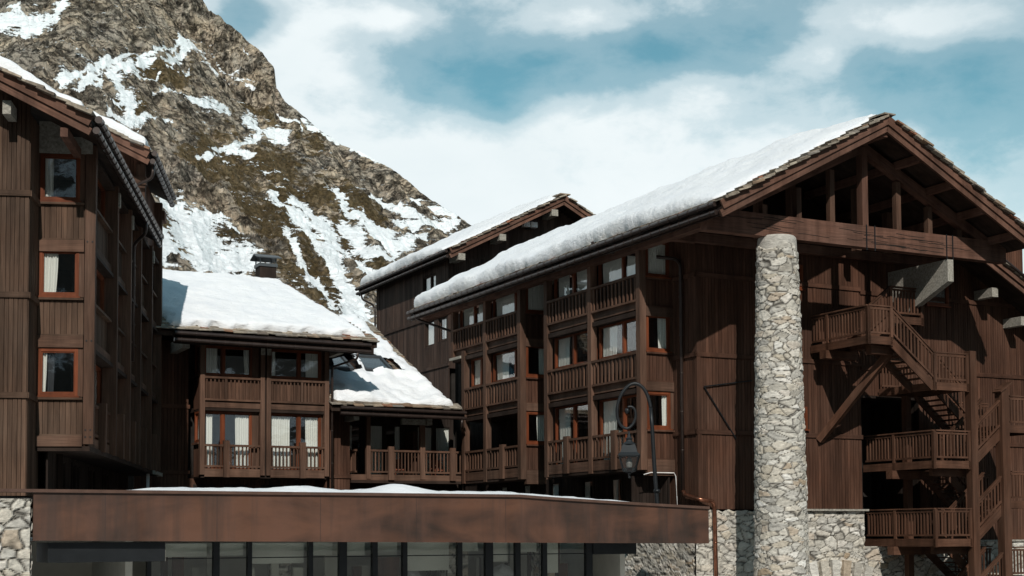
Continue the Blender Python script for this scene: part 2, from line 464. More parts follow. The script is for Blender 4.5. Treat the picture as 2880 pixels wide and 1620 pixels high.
def stone_surface(mb_name,fr,base,P,Nn,nu,nv,label,cat,closed=False,sc=(2.3,2.3,4.3),amp=.06,parent=None,capf=None,seed=0):
    """grid surface of rubble: every stone stands out of its joints"""
    vs=[];tone=[];joint=[];fs=[]
    nu1=nu if closed else nu+1
    for j in range(nv+1):
        for i in range(nu1):
            p=Vector(P(i/nu,j/nv)); n=Vector(Nn(i/nu,j/nv))
            w=Vector((mnoise.noise(p*1.1+Vector((9,seed,0))),mnoise.noise(p*1.1+Vector((0,9,seed))),mnoise.noise(p*1.1+Vector((seed,0,9)))))
            big=mnoise.noise(p*.55+Vector((3+seed,1,7)))
            w2=Vector((mnoise.noise(p*2.7+Vector((1,seed,4))),mnoise.noise(p*2.7+Vector((4,1,seed))),mnoise.noise(p*2.7+Vector((seed,4,1)))))
            pp=p+w*.17+w2*.07+n*mnoise.noise(p*3)*.03
            k=1.0
            qv=Vector((pp.x*sc[0]*k,pp.y*sc[1]*k,pp.z*sc[2]*k+seed*5.3))
            ds,pt=mnoise.voronoi(qv,distance_metric='DISTANCE',exponent=2.5)
            e=ds[1]-ds[0]
            c=pt[0]; hsh=math.sin(c.x*12.9898+c.y*78.233+c.z*37.719)*43758.5453; hsh-=math.floor(hsh)
            jt=max(0,1-e/.10); body=min(1,e/.16)
            lean=((qv-c).dot(Vector((math.sin(hsh*40),math.cos(hsh*40),math.sin(hsh*70)))))*.022
            cv=capf(i/nu,j/nv) if capf else 0
            h=(amp*(body**.6)*(.6+.8*hsh)+lean*body+.02*mnoise.noise(p*9))*(1-cv)
            vs.append(p+n*h); tone.append(hsh*.999 if not cv else .42); joint.append(min(1,jt*1.15)*(1-cv))
    for j in range(nv):
        for i in range(nu):
            a=j*nu1+i; b=j*nu1+(i+1)%nu1 if closed else a+1
            fs.append((a,b,b+nu1,a+nu1))
    return vs,fs,tone,joint
def build_stone(name,fr,base,pieces,label=None,cat=None,parent=None):
    mb=MB(); jo=[]
    for vs,fs,tone,joint in pieces:
        n0=len(mb.v); mb.add(vs,fs,None,0); mb.t[n0:]=tone; jo+=joint
    o=mb.build(name,STONE,parent,fr,base,smooth=False,attrs={'joint':jo})
    if label: tag(o,label,cat)
    return o

LV=2.85
# ================================================================== MAIN CHALET (R)
ZR_=17.45
ch=root('chalet','largest dark timber chalet with open gable truss over a stone pillar','chalet','R',(5,8,0))
Ax,Bx=FA(-1.46),FB(0)
# plain walls
w=MB()
B0=FB(0)
for a,b in ((3.75,6.45),(6.61,9.25),(9.41,12.15),(12.31,13.35)):
    siding(w,B0,0.0,7.56,a,b,0,.19,holes=[(4.07,4.93,6.75,7.58),(4.22,4.83,12.02,12.93)])
for z in (6.61,9.41,12.31): band(w,B0,-.06,7.6,z)
A0=FA(0)
for a,b in ((3.75,6.45),(6.61,9.25),(9.41,12.15),(12.31,13.9)):
    siding(w,A0,0.02,1.9,a,b,0,.19)
for z in (6.61,9.41,12.31): band(w,A0,-.06,1.9,z)
w.box(0.0,.16,-.03,.05,3.75,13.3,B0)      # corner board
w.build('wall',WALLR,ch)
# upper wall right of the opening and over it
w=MB(); siding(w,B0,7.56,12.0,8.15,9.13,0,.19); siding(w,B0,7.56,12.0,9.29,12.04,0,.19); siding(w,B0,7.56,12.0,12.2,13.35,0,.19)
band(w,B0,7.6,12.0,9.29); band(w,B0,7.6,12.0,12.2); w.build('wall',WALLR,ch)
# dark core and loft
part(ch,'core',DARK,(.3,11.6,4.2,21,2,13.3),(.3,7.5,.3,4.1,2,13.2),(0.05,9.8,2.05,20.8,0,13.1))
w=MB()
for k in range(58):
    a=-1.3+12.8*k/58; b=a+12.8/58; zt_k=ZR_-.525*abs((a+b)/2-5.1)-.3
    if zt_k>13.4: w.box(a+.004,b-.004,2.2,2.24+random.uniform(0,.01),13.2,zt_k)
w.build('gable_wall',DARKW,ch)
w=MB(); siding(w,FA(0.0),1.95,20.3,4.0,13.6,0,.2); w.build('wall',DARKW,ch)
# stairwell recess
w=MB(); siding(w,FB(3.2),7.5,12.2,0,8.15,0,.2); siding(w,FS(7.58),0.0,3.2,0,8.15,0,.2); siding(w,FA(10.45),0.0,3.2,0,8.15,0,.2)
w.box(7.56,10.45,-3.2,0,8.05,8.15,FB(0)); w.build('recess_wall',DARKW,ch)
# small windows in the gable wall
window(ch,B0,4.05,4.95,6.75,7.6,.03,(),(),sill=True)
window(ch,B0,4.2,4.85,12.02,12.95,.03,(),())
# --- roof
sl=.525; XR,ZR=5.1,17.45; XE=-2.0; XF=12.2; Y0,Y1=-4.5,21.5
zE=ZR-sl*(XR-XE)
r=MB()
th=.22
r.slab((XE,Y0,zE),(XE,Y1,zE),(XR,Y1,ZR),(XR,Y0,ZR),th); r.slab((XR,Y0,ZR),(XR,Y1,ZR),(XF,Y1,zE),(XF,Y0,zE),th)
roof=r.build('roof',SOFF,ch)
nL=Vector((-sl,0,1)).normalized(); nR=Vector((sl,0,1)).normalized()
uL=Vector((1,0,sl)).normalized(); uR=Vector((-1,0,sl)).normalized(); SLEN=(XR-XE)*math.sqrt(1+sl*sl)
f=MB()
for yy,dz,hh,ww in ((Y0-.03,.14,.30,.07),(Y0+.05,-.14,.24,.10)):
    f.beam((XE-.02,yy,zE-th+dz-.02),(XR,yy,ZR-th+dz-.02),ww,hh,tone=random.random()); f.beam((XR,yy,ZR-th+dz-.02),(XF+.02,yy,zE-th+dz-.02),ww,hh,tone=random.random())
f.build('bargeboard',FASC,roof)
t=MB()
tiles(t,(XE,Y0-.16,zE),(0,1,0),uL,nL,.85,SLEN,26,.30,wmin=.4,wmax=.85,depth=.5,th=(.05,.10),jit=.11)
tiles(t,(XF,Y0-.16,zE),(0,1,0),uR,nR,1.6,SLEN,25,.30,wmin=.4,wmax=.85,depth=.5,th=(.05,.10),jit=.11)
tiles(t,(XE-.08,Y0,zE-.02),(0,1,0),uL,nL,26,SLEN,3,.24)
tiles(t,(XF+.05,Y0,zE-.02),(0,1,0),uR,nR,5,SLEN,30,.24)
for k in range(4): t.box(XR-.25+random.uniform(-.05,.05),XR+.3+random.uniform(-.05,.05),Y0-.16+k*.2,Y0+.36+k*.2,ZR+.06,ZR+.10+random.uniform(0,.03))
t.build('stone_tiles',TILE,roof)
for x in (-1.0,.5,2.0,3.5): # purlin ends
    z=ZR-th-sl*(XR-x)-.17
    part(roof,'purlin',BEAM,(x-.1,x+.1,Y0+.12,2,z-.15,z+.12)); x2=2*XR-x; part(roof,'purlin',BEAM,(x2-.1,x2+.1,Y0+.12,2,z-.15,z+.12))
part(roof,'purlin',BEAM,(XR-.11,XR+.11,Y0+.12,2,ZR-th-.45,ZR-th-.12))
gutter(ch,(XE-.12,Y0+.15,zE-.32),(XE-.12,Y1,zE-.32),.085,.27,(-.05,0,0))
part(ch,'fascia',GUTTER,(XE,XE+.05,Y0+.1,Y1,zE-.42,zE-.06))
# --- truss in front of the gable
tr=MB()
tr.box(-1.7,12.0,-3.2,-2.82,13.08,13.86)
beamo=tr.build('tie_beam',BEAM,ch)
# drying cracks along the big beam
ck=MB()
for k in range(26):
    x=random.uniform(-1.5,10.5); z=13.2+random.random()*.6; L=random.uniform(.6,2.4); pts=[]
    n=6
    for i in range(n): pts.append((x+L*i/n,z+.02*random.uniform(-1,1)-.03*i/n))
    for a,b in zip(pts[:-1],pts[1:]):
        ck.beam((a[0],-3.203,a[1]),(b[0]+.01,-3.203,b[1]),.012,random.uniform(.008,.02))
ck.build('crack',DARK,beamo)
tr=MB(); zt=13.86
tr.beam((-.95,-3.0,13.75),(XR+.05,-3.0,16.72),.30,.36); tr.build('rafter',BEAM,ch)
tr=MB(); tr.beam((11.6,-3.0,13.55),(XR+.1,-3.0,16.72),.30,.36); tr.build('rafter',BEAM,ch)
part(ch,'king_post',BEAM,(XR-.02,XR+.24,-3.16,-2.86,zt,16.75))
for x,h in ((.7,.30),(2.18,1.05),(3.66,1.85),(6.72,1.75),(8.22,.98),(9.66,.26)):
    part(ch,'strut',POST,(x,x+.21,-3.1,-2.88,zt,zt+h+.05))
    if h>.5: part(ch,'strut',POST,(x-.25,x-.02,-1.2,-.9,zt-.4,zt+h+.2))
for x in (5.2,5.58,9.0,9.3): part(ch,'strap',STEEL,(x-.02,x+.02,-3.225,-3.2,12.98,13.9))
part(ch,'wall_plate',BEAM,(-1.6,-1.25,-3.0,21,13.25,13.5))
part(ch,'cross_beam',BEAM,(-1.3,11.5,-.25,.12,13.36,13.7))
# concrete bracket under the beam
k=MB(); pr=[(-3.22,12.15),(-3.22,12.97),(.0,13.0),(.0,10.85)]
vs=[(x,y,z) for x in (9.02,9.30) for y,z in pr]
k.add(vs,[(0,1,2,3),(7,6,5,4),(0,4,5,1),(1,5,6,2),(2,6,7,3),(3,7,4,0)]); k.build('bracket',CONC,ch)
m=MB(); m.tube([(.28,-.07,8.16),(2.4,-.07,8.47)],.024,6); m.tube([(.28,-.07,8.16),(1.66,-.07,6.31)],.026,6); m.build('wall_rods',STEEL,ch)  # two thin dark rods lying against the gable wall
# --- oriels on the long side
def oriel_side(par,F,bays,posts,z_base,levels,rail_solid=False,top=13.9,mat=POST):
    for a,b in posts: part(par,'post',mat,(a,b,-.27,0,z_base,top),F=F)
PW=.27
def bay(par,F,s0,s1,lv,mulls,curts,kind='rail',openloggia=False,midpost=None,dwin=-.38,solid=False):
    zb=5.3+LV*lv
    if kind=='ground':
        part(par,'beam',POST,(s0,s1,-.2,-.04,zb,zb+.38),F=F)
        segs=[(s0,s1)] if midpost is None else [(s0,midpost-.16),(midpost+.16,s1)]
        for a,b in segs: railing(par,F,a,b,zb+.44,zb+1.36,-.05,pitch=.27,bal=.08)
        if midpost: part(par,'rail_post',POST,(midpost-.16,midpost+.16,-.12,.06,zb-.02,zb+1.46),F=F)
        z0,z1=zb+.3,zb+2.78
    else:
        part(par,'beam',POST,(s0,s1,-.3,-.12,zb+.12,zb+.40),F=F)
        railing(par,F,s0,s1,zb+.40,zb+1.40,-.03,solid=solid,pitch=.285,bal=.085)
        z0,z1=zb+1.42,zb+2.78
    if not openloggia:
        w_=window(par,F,s0,s1,z0,z1,dwin,mulls,curts,sill=False)
        if kind!='ground' and not solid: part(par,'panel',DARKW,(s0,s1,dwin-.08,dwin-.02,zb+.1,z0-.01),F=F)
    return zb
# oriel one (two bays) and oriel two
for a in ((1.45,1.72),(5.0,5.27),(8.58,8.85),(10.95,11.22),(14.3,14.57)):
    part(ch,'post',POST,(a[0],a[1],-.27,0,5.2,14.0),F=Ax)
part(ch,'post',POST,(16.55,16.85,-.27,0,5.2,11.3),F=Ax); part(ch,'post',POST,(17.75,18.02,-.27,0,11.1,14.0),F=Ax)
for lv in (0,1,2):
    kd='ground' if lv==0 else 'rail'
    cu=[[(3.6,4.7),(1.75,2.3)],[(4.2,4.8),],[(1.8,3.0),(3.3,4.8)]][lv]
    bay(ch,Ax,1.72,5.0,lv,(3.2,),[(3.9,4.88),(1.9,2.4)] if lv<2 else [(1.9,3.05),(3.3,4.88)],kd,midpost=3.35 if lv==0 else None)
    bay(ch,Ax,5.27,8.58,lv,(7.0,),[(7.5,8.45)] if lv<2 else [(5.5,6.9),(7.5,8.45)],kd,midpost=7.0 if lv==0 else None)
    bay(ch,Ax,11.22,14.3,lv,(12.1,),[(13.0,14.15)] if lv==1 else [(12.3,14.15)],kd,openloggia=(lv==0),midpost=12.7 if lv==0 else None)
    bay(ch,Ax,14.57,16.55 if lv<2 else 17.75,lv,(15.5 if lv<2 else 16.2,),[(15.5,16.45)] if lv<2 else [(14.8,16.0),(16.4,17.6)],kd,openloggia=(lv==0))
# floors, ceilings inside the oriels so the rooms read as dark rooms
for zf in (5.3,8.15,11.0,13.9):
    part(ch,'floor_slab',SOFF,(-1.40,.3,1.5,8.8,zf-.12,zf+.06),(-1.40,.3,11.0,16.7 if zf<10 else 17.95,zf-.12,zf+.06))
part(ch,'concrete_slab',CONC,(-1.5,0.2,16.9,18.1,10.98,11.1))
w=MB(); siding(w,FB(17.2),-.2,1,0,0.1,0); 
# oriel ends facing forward
def oriel_end(par,F,s0,s1,d=0,zb=5.30,curts=((),(),()),conc=True,mats=(WALLR,POST),nlev=3,top=13.9,dark=((),(),()),base=.30):
    for lv in range(nlev):
        z=zb+LV*lv-(.1 if lv==2 else 0)
        part(par,'beam',mats[1],(s0,s1,d-.15,d+.05,z-(.05 if lv else base),z+.28),F=F)
        m=MB(); siding(m,F,s0,s1,z+.33,z+1.30,d-.03,.15); m.box(s0,s1,d-.05,d+.07,z+1.31,z+1.37,F); m.box(s0,s1,d-.05,d+.03,z+.28,z+.33,F)
        m.build('panel',mats[0],par)
        m=MB(); m.box(s1-.14,s1,d-.12,d-.01,z+1.40,z+2.8,F); m.box(s0,s0+.03,d-.12,d-.01,z+1.40,z+2.8,F); m.box(s0,s1,d-.12,d-.02,z+2.77,z+LV-.052,F)
        m.build('panel',mats[1],par)
        window(par,F,s0+.03,s1-.14,z+1.42,z+2.77,d-.02,(),curts[lv],sill=True,dark=dark[lv])
E1=FB(1.48)
oriel_end(ch,E1,-1.19,0.0,0,curts=([(-.42,-.2)],[(-.62,-.2)],[(-1.1,-.2)]))
E2=FB(10.98)
oriel_end(ch,E2,-1.19,0.0,0,curts=([(-.6,-.2)],[(-.5,-.2)],[(-1.0,-.2)]))
part(ch,'bracket',CONC,(-.95,.72,.9,1.3,13.72,14.3)); part(ch,'bracket',CONC,(-1.0,.3,10.6,10.9,13.55,14.1))
for y in (5.0,14.3): part(ch,'bracket',CONC,(-1.58,-1.2,y+.02,y+.25,13.35,13.85))
# ground storey set back behind the terrace
w=MB(); G=FA(.1)
GW=(2.6,4.7,6.9,9.6,12.2,14.4)
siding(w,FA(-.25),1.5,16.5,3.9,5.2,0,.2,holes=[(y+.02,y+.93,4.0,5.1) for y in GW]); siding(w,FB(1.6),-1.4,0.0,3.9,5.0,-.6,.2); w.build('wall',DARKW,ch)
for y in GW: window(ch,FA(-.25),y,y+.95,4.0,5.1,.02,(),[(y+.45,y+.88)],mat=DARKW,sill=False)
# downpipes
pipe(ch,[(-2.1,3.75,13.9),(-2.0,3.6,13.55),(-.15,1.0,12.95),(-.15,.72,12.7),(-.15,.72,4.42)],.065)
pipe(ch,[(-.15,.72,4.42),(-.15,.60,4.28),(-.12,-.25,4.1),(.45,-.32,4.02),(.50,-.32,3.75),(.55,-.32,.2)],.075,COPPER)
pipe(ch,[(-2.1,21.0,13.7),(-2.0,20.8,13.3),(-.6,19.6,12.6),(-.2,19.0,12.6)],.06)
snow('snow','thick rounded snow blanket on the roof of the largest chalet','R',
     [(XE+.26,Y0+.75,zE+.23),(XE+.22,Y1+.1,zE+.21),(XR+.25,Y1+.1,ZR+.22),(XR+.25,Y0+.42,ZR+.22)],.50,(1.5,8,15),r=(.42,.5,1.3,.45),lump=.22,rag=(.10,.03,.30,.05),seed=1,thf=lambda s_,t_:.52*(.42+.58*min(1,s_*26/5.0)))
snow('snow','thin snow patch on the far slope of the gable over the truss','R',
     [(XF+.0,Y0+2.1,zE+.16),(XF,8,zE+.16),(XR+1.3,8,ZR-.5),(XR+1.3,Y0+2.3,ZR-.5)],.16,(8.5,2,15),r=(.3,.3,.3,.3),seed=2,rag=(.1,.1,.3,.1))

# ================================================================== STAIR WING (W2)
c2=root('chalet','timber wall and low snowy roof behind the outside staircase','chalet','R',(13.5,4,0))
w=MB()
for a,b in ((2.55,6.34),(6.5,9.13),(9.29,12.04),(12.2,14.6)): siding(w,B0,12.0 if a>7 else 10.45,16.25,a,b,.02,.17)
siding(w,B0,10.45,12.0,6.5,8.15,.02,.17)
for z in (9.29,12.2,6.5): band(w,B0,12.0 if z>7 else 10.5,16.3,z,.02)
w.build('wall',WALLR,c2)
part(c2,'core',DARK,(12.3,16,.4,11,0,12))
window(c2,B0,10.9,12.05,11.85,12.85,.1,(),(),mat=REDW)
part(c2,'coping',CONC,(10.4,16.4,-.2,.05,2.5,2.57))
x0,z0,x1,z1=11.0,14.75,18.2,10.95
r=MB(); r.slab((x0,-1.5,z0),(x0,12,z0),(x1,12,z1),(x1,-1.5,z1),.2); rf2=r.build('roof',SOFF,c2)
f=MB(); f.beam((x0,-1.55,z0-.05),(x1,-1.55,z1-.05),.07,.28); f.beam((x0,-1.46,z0-.32),(x1,-1.46,z1-.32),.08,.2); f.build('bargeboard',FASC,rf2)
sl2=(z0-z1)/(x1-x0); u2=Vector((-1,0,sl2)).normalized(); n2=Vector((sl2,0,1)).normalized()
t=MB(); tiles(t,(x1,-1.65,z1),(0,1,0),u2,n2,2.4,8,27,.30,depth=.5,wmin=.4,wmax=.8,th=(.05,.10),jit=.11); t.build('stone_tiles',TILE,rf2)
mbp=MB(); mbp.tube([(x0+1,-1.72,z0-.42),(x1,-1.72,z1+.12)],.06,8); mbp.build('snow_rail',GUTTER,rf2)
for x,z in ((13.65,12.55),(15.2,11.5)): part(c2,'bracket',CONC,(x-.16,x+.16,-1.0,.1,z-.32,z+.04))
snow('snow','snow strip on the low roof above the staircase wall','R',[(x1,-1.1,z1+.1),(x1,11,z1+.1),(x0+1.2,11,z0-.55),(x0+1.2,-1.0,z0-.55)],.3,(15,3,12.5),seed=3,r=(.3,.3,.3,.3),rag=(.1,.1,.15,.1))

# ================================================================== TWO-BAY CHALET (C)
cc=root('chalet','two-bay timber chalet with a chimney on its snowy roof','chalet','R',(-11,19,0))
F=FB(16.2)
for a,b in ((-13.76,-13.56),(-11.17,-10.98),(-10.90,-10.71),(-8.30,-8.10)):
    part(cc,'post',POST,(a,b,-.22,0,5.42,10.92),F=F)
part(cc,'post_cap',CONC,(-11.17,-10.98,-.05,.02,10.55,10.85),(-10.90,-10.71,-.05,.02,10.55,10.85),F=F)
part(cc,'post',DARKW,(-10.98,-10.90,-.2,-.12,5.42,10.9),F=F)
for s0,s1,mu,w0,w1,cu,cl in ((-13.56,-11.17,-12.72,-13.56,-11.46,[(-13.5,-12.95),(-11.8,-11.52)],[(-13.5,-13.15),(-12.15,-11.52)]),
                    (-10.71,-8.30,-9.38,-10.71,-8.38,[(-9.05,-8.45),(-10.65,-10.4)],[(-10.65,-9.75),(-9.05,-8.45)])):
    part(cc,'beam',POST,(s0,s1,-.2,-.04,5.34,5.68),F=F)
    mp=mu+.08
    for a,b in ((s0,mp-.13),(mp+.13,s1)): railing(cc,F,a,b,5.74,6.7,-.04)
    part(cc,'rail_post',POST,(mp-.13,mp+.13,-.12,.07,5.32,6.86),F=F)
    window(cc,F,w0,w1,5.62,8.1,-.3,(mu,),cl,sill=False)
    part(cc,'beam',POST,(s0,s1,-.3,-.08,8.25,8.5),F=F)
    railing(cc,F,s0,s1,8.53,9.55,-.02,pitch=.165,solid=True)
    part(cc,'rail_post',POST,(mu-.0,mu+.1,-.06,.0,8.6,9.46),F=F)
    window(cc,F,w0,w1,9.6,10.88,-.3,(mu,),cu,sill=False)
    part(cc,'panel',POST,(w1,s1,-.36,-.28,5.62,10.88),(s0,s1,-.36,-.28,8.1,9.6),(s0,s1,-.3,-.1,10.88,11.0),F=F)
# side of the oriel
FSd=FA(-13.76)
for lv in (0,1):
    z=5.35+LV*lv
    m=MB(); siding(m,FSd,16.42,17.45,z,z+1.35,-.05,.17); m.box(16.42,17.45,-.1,.04,z+1.35,z+1.43,FSd); m.build('panel',WALLR,cc)
    window(cc,FSd,16.5,17.35,z+1.45,z+2.75,-.08,(),[(16.9,17.2)])
# flat wall left of it and return
w=MB(); FW=FB(17.4)
for a,b in ((4.0,5.48),(5.63,8.25),(8.41,11.1)): siding(w,FW,-16.2,-13.95,a,b,0,.2)
for z in (5.63,8.41): band(w,FW,-16.2,-13.9,z)
CW=(-13.7,-12.3,-10.75,-9.65)
siding(w,FB(17.5),-13.95,-8.1,4.0,5.3,0,.22,holes=[(x+.02,x+.93,4.05,5.05) for x in CW])
siding(w,FS(-8.12),16.45,21,4.0,11.5,0,.2)
w.build('wall',WALLR,cc)
part(cc,'core',DARK,(-16,-8.25,18.2,24,3,11.6)); part(cc,'floor_slab',SOFF,(-13.7,-8.2,16.3,18.2,5.3,5.45),(-13.7,-8.2,16.3,18.2,8.12,8.3),(-13.7,-8.2,16.3,18.2,11,11.1))
for x in CW: window(cc,FB(17.5),x,x+.95,4.05,5.05,.02,(),[(x+.5,x+.88)] if x<-12 else [(x+.08,x+.9)],mat=DARKW,sill=False)
part(cc,'bracket',CONC,(-14.75,-14.45,15.3,17.4,10.55,11.0)); part(cc,'bracket',CONC,(-7.95,-7.7,15.5,17.0,10.7,11.05))
m=MB(); m.lathe([(.0,-.17),(.11,-.12),(.15,0),(.11,.12),(.0,.17)],(-13.2,17.1,4.62),12); m.lathe([(.05,.17),(.1,.2),(.05,.3)],(-13.2,17.1,4.62),12); m.build('wall_lamp',COPPER,cc,smooth=True)
# roof
ze,zr=11.18,14.55; ye,yr=15.0,21.3
EL,ER,RR,RL=(-16.6,ye,ze),(-6.35,ye,ze),(-8.5,yr,zr),(-16.6,yr,zr)
r=MB(); r.slab(EL,ER,RR,RL,.2)
r.add([ER,(-6.35,26,ze+.2),RR,(-6.35,ye,ze-.2),(-6.6,26,ze)],[(0,1,2),(0,3,4,1)])
r.slab((-16.6,27.6,ze),(-6.35,27.6,ze),(-8.5,yr,zr),(-16.6,yr,zr),.2)
rfc=r.build('roof',SOFF,cc)
slc=(zr-ze)/(yr-ye); uC=Vector((0,1,slc)).normalized(); nC=Vector((0,-slc,1)).normalized()
t=MB(); tiles(t,(-16.6,ye-.08,ze),(1,0,0),uC,nC,10.2,7,3,.25); tiles(t,(-16.6,ye+.6,ze+.32),(1,0,0),uC,nC,2.2,7,12,.25)
ev=Vector((RR[0]-ER[0],RR[1]-ER[1],RR[2]-ER[2])); 
for k in range(26):
    p=Vector(ER)+ev*(k/26); t.box(p.x-.45,p.x+.06+random.uniform(0,.1),p.y-.15,p.y+.3,p.z+.03,p.z+.09)
for k in range(14): t.box(-16.4+k*.56,-15.85+k*.56,yr-.25,yr+.2,zr+.06+.04*random.random(),zr+.13)
t.build('stone_tiles',TILE,rfc)
gutter(cc,(-15.2,ye-.16,ze-.36),(-6.7,ye-.16,ze-.42),.085,.27,(0,-.04,0)); part(cc,'fascia',SOFF,(-15.2,-6.5,ye,ye+.05,ze-.5,ze-.04))
pipe(cc,[(-7.3,ye-.16,ze-.45),(-7.3,ye-.1,ze-.75),(-8.0,16.0,ze-1.0),(-8.02,16.05,ze-1.2),(-8.02,16.05,4.1)],.05)
# chimney with a flat rain cap on legs
cm=part(rfc,'chimney',DARKW,(-9.75,-8.98,21.0,21.75,14.0,15.30))
part(cm,'flashing',LEAD,(-9.80,-8.93,20.95,21.8,15.30,15.45))
for x in (-9.76,-9.02):
    for y in (20.99,21.70): part(cm,'leg',LEAD,(x,x+.05,y,y+.05,15.45,15.74))
m=MB(); m.slab((-9.95,20.8,15.72),(-8.78,20.8,15.72),(-8.78,21.37,15.92),(-9.95,21.37,15.92),.05); m.slab((-9.95,21.37,15.92),(-8.78,21.37,15.92),(-8.78,21.95,15.72),(-9.95,21.95,15.72),.05); m.build('rain_cap',LEAD,cm)
snow('snow','wide sunlit snow sheet on the chalet roof with the chimney','R',[(-15.3,ye+.22,ze+.2),(-6.75,ye+.22,ze+.2),(-8.75,yr+.1,zr+.08),(-16.3,yr+.1,zr+.08)],.34,(-11.5,18,13),r=(.3,.5,.5,.4),lump=.22,rag=(.22,.06,.2,.12),seed=4,step=.16)

# ================================================================== LOW ANNEX (K)
ka=root('annex','low timber annex with a covered balcony and two skylights in its snowy roof','annex','R',(-5,20,0))
F=FB(17.2)
part(ka,'post',POST,(-5.97,-5.78,-.2,0,5.38,8.2),F=F); part(ka,'post',POST,(-3.36,-3.12,-.2,0,5.38,7.9),F=F)
part(ka,'beam',POST,(-6.7,-1.2,-.2,-.04,5.32,5.58),F=F)
for a,b in ((-5.78,-4.94),(-4.66,-3.36),(-3.12,-1.89),(-1.62,-1.25)): railing(ka,F,a,b,5.66,6.70,-.04,pitch=.17)
railing(ka,FA(-6.5),17.25,18.4,5.66,6.70,0)
part(ka,'rail_post',POST,(-4.94,-4.66,-.12,.06,5.34,6.85),F=F); part(ka,'rail_post',POST,(-1.89,-1.62,-.12,.06,5.34,6.85),F=F)
w=MB(); siding(w,FB(17.25),-8.05,-6.75,4.0,5.38,0,.2); siding(w,FB(17.25),-8.05,-6.75,5.55,9.0,0,.2); band(w,FB(17.25),-8.05,-6.7,5.55); siding(w,FS(-6.75),17.25,18.7,4,8.2,0,.2); w.build('wall',WALLR,ka)
w=MB(); siding(w,FB(18.75),-6.7,-1.0,4,9.2,0,.2,holes=[(-6.38,-5.62,5.5,7.98),(-5.38,-3.62,5.5,7.98),(-2.93,-1.12,5.5,7.98)]); siding(w,FB(18.2),-6.7,-1.0,3.9,5.3,0,.2,holes=[(x+.02,x+.88,4.1,5.0) for x in (-6.0,-4.2,-2.6)]); w.build('wall',DARKW,ka)
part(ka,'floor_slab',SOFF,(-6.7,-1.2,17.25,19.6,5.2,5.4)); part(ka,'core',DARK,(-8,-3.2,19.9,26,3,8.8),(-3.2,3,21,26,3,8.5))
window(ka,FB(18.75),-6.4,-5.6,5.5,8.0,.02,(),[(-6.3,-6.05)],mat=DARKW,sill=False)
window(ka,FB(18.75),-5.4,-3.6,5.5,8.0,.02,(-4.5,),[(-5.25,-4.4),(-3.95,-3.7)],mat=DARKW,sill=False)
window(ka,FB(18.75),-2.95,-1.1,5.5,8.0,.02,(-2.0,),[(-2.85,-2.1),(-1.85,-1.2)],mat=DARKW,sill=False)
part(ka,'partition',WALLR,(-3.5,-3.3,17.7,18.7,5.4,7.6))
part(ka,'bracket',CONC,(-3.16,-2.9,16.9,17.4,7.85,8.15),(-4.3,-3.14,17.1,17.3,7.86,8.12)); part(ka,'bracket',CONC,(-7.0,-6.75,16.1,17.9,7.9,8.25))
for x in (-6.0,-4.2,-2.6): window(ka,FB(18.2),x,x+.9,4.1,5.0,.02,(),[(x+.1,x+.45)],mat=DARKW,sill=False)
ze,ye=8.45,15.9; slk=.515; xk0,xk1=-8.1,-2.35; yr2=26.5; zr2=ze+slk*(yr2-ye)
r=MB(); r.slab((xk0,ye,ze),(xk1+.3,ye,ze),(xk1,yr2,zr2),(xk0,yr2,zr2),.2); rfk=r.build('roof',SOFF,ka)
r=MB(); r.slab((xk1+.3,ye,ze),(-1.75,ye,ze),(-1.75,ye+.9,ze+.46),(xk1+.3,ye+.9,ze+.46),.2); r.build('roof',SOFF,ka)
uK=Vector((0,1,slk)).normalized(); nK=Vector((0,-slk,1)).normalized()
t=MB(); tiles(t,(xk0,ye-.08,ze),(1,0,0),uK,nK,6.2,7,2,.25)
tiles(t,(xk1-1.0,ye,ze),(1,0,0),uK,nK,1.05,12,46,.25,wmin=.35,wmax=.75)
tiles(t,(xk0,ye,ze),(1,0,0),uK,nK,.6,12,10,.25)
t.build('stone_tiles',TILE,rfk)
gutter(ka,(-7.75,ye-.16,ze-.30),(-1.75,ye-.16,ze-.34),.075,.24,(0,-.03,0)); part(ka,'fascia',SOFF,(-7.7,-1.75,ye,ye+.05,ze-.4,ze-.04))
pipe(ka,[(-1.95,ye-.16,ze-.4),(-1.95,ye-.1,ze-.75),(-1.35,16.95,ze-1.0),(-1.32,16.98,ze-1.2),(-1.32,16.98,4.1)],.055)
for x0,x1,y0,y1 in ((-7.25,-5.80,19.25,20.95),(-5.25,-3.80,19.2,20.95)):
    zz=lambda y: ze+slk*(y-ye)
    m=MB(); h=.40
    for a0,a1,b0,b1 in ((x0,x0+.12,y0,y1),(x1-.12,x1,y0,y1),(x0+.12,x1-.12,y0,y0+.14),(x0+.12,x1-.12,y1-.14,y1)):
        m.slab((a0,b0,zz(b0)+h),(a1,b0,zz(b0)+h),(a1,b1,zz(b1)+h),(a0,b1,zz(b1)+h),.42)
    sk=m.build('skylight',SKYF,rfk)
    m=MB(); a0,a1,b0,b1=x0+.1,x1-.1,y0+.12,y1-.12; m.slab((a0,b0,zz(b0)+h-.06),(a1,b0,zz(b0)+h-.06),(a1,b1,zz(b1)+h-.06),(a0,b1,zz(b1)+h-.06),.02); m.build('pane',GLASS,sk)
    m=MB(); m.slab((a0,b0,zz(b0)+.06),(a1,b0,zz(b0)+.06),(a1,b1,zz(b1)+.06),(a0,b1,zz(b1)+.06),.02); m.build('lining',DARK,sk)
def khole(s,t,n):
    x=xk0+.25+s*(xk1-.4-xk0-.25); y=ye+.25+t*(yr2-ye-.25)
    return ((-7.48+.08*n<x<-5.60+.08*n) or (-5.45+.08*n<x<-3.60+.08*n)) and 19.30+.12*n<y<21.15+.1*n
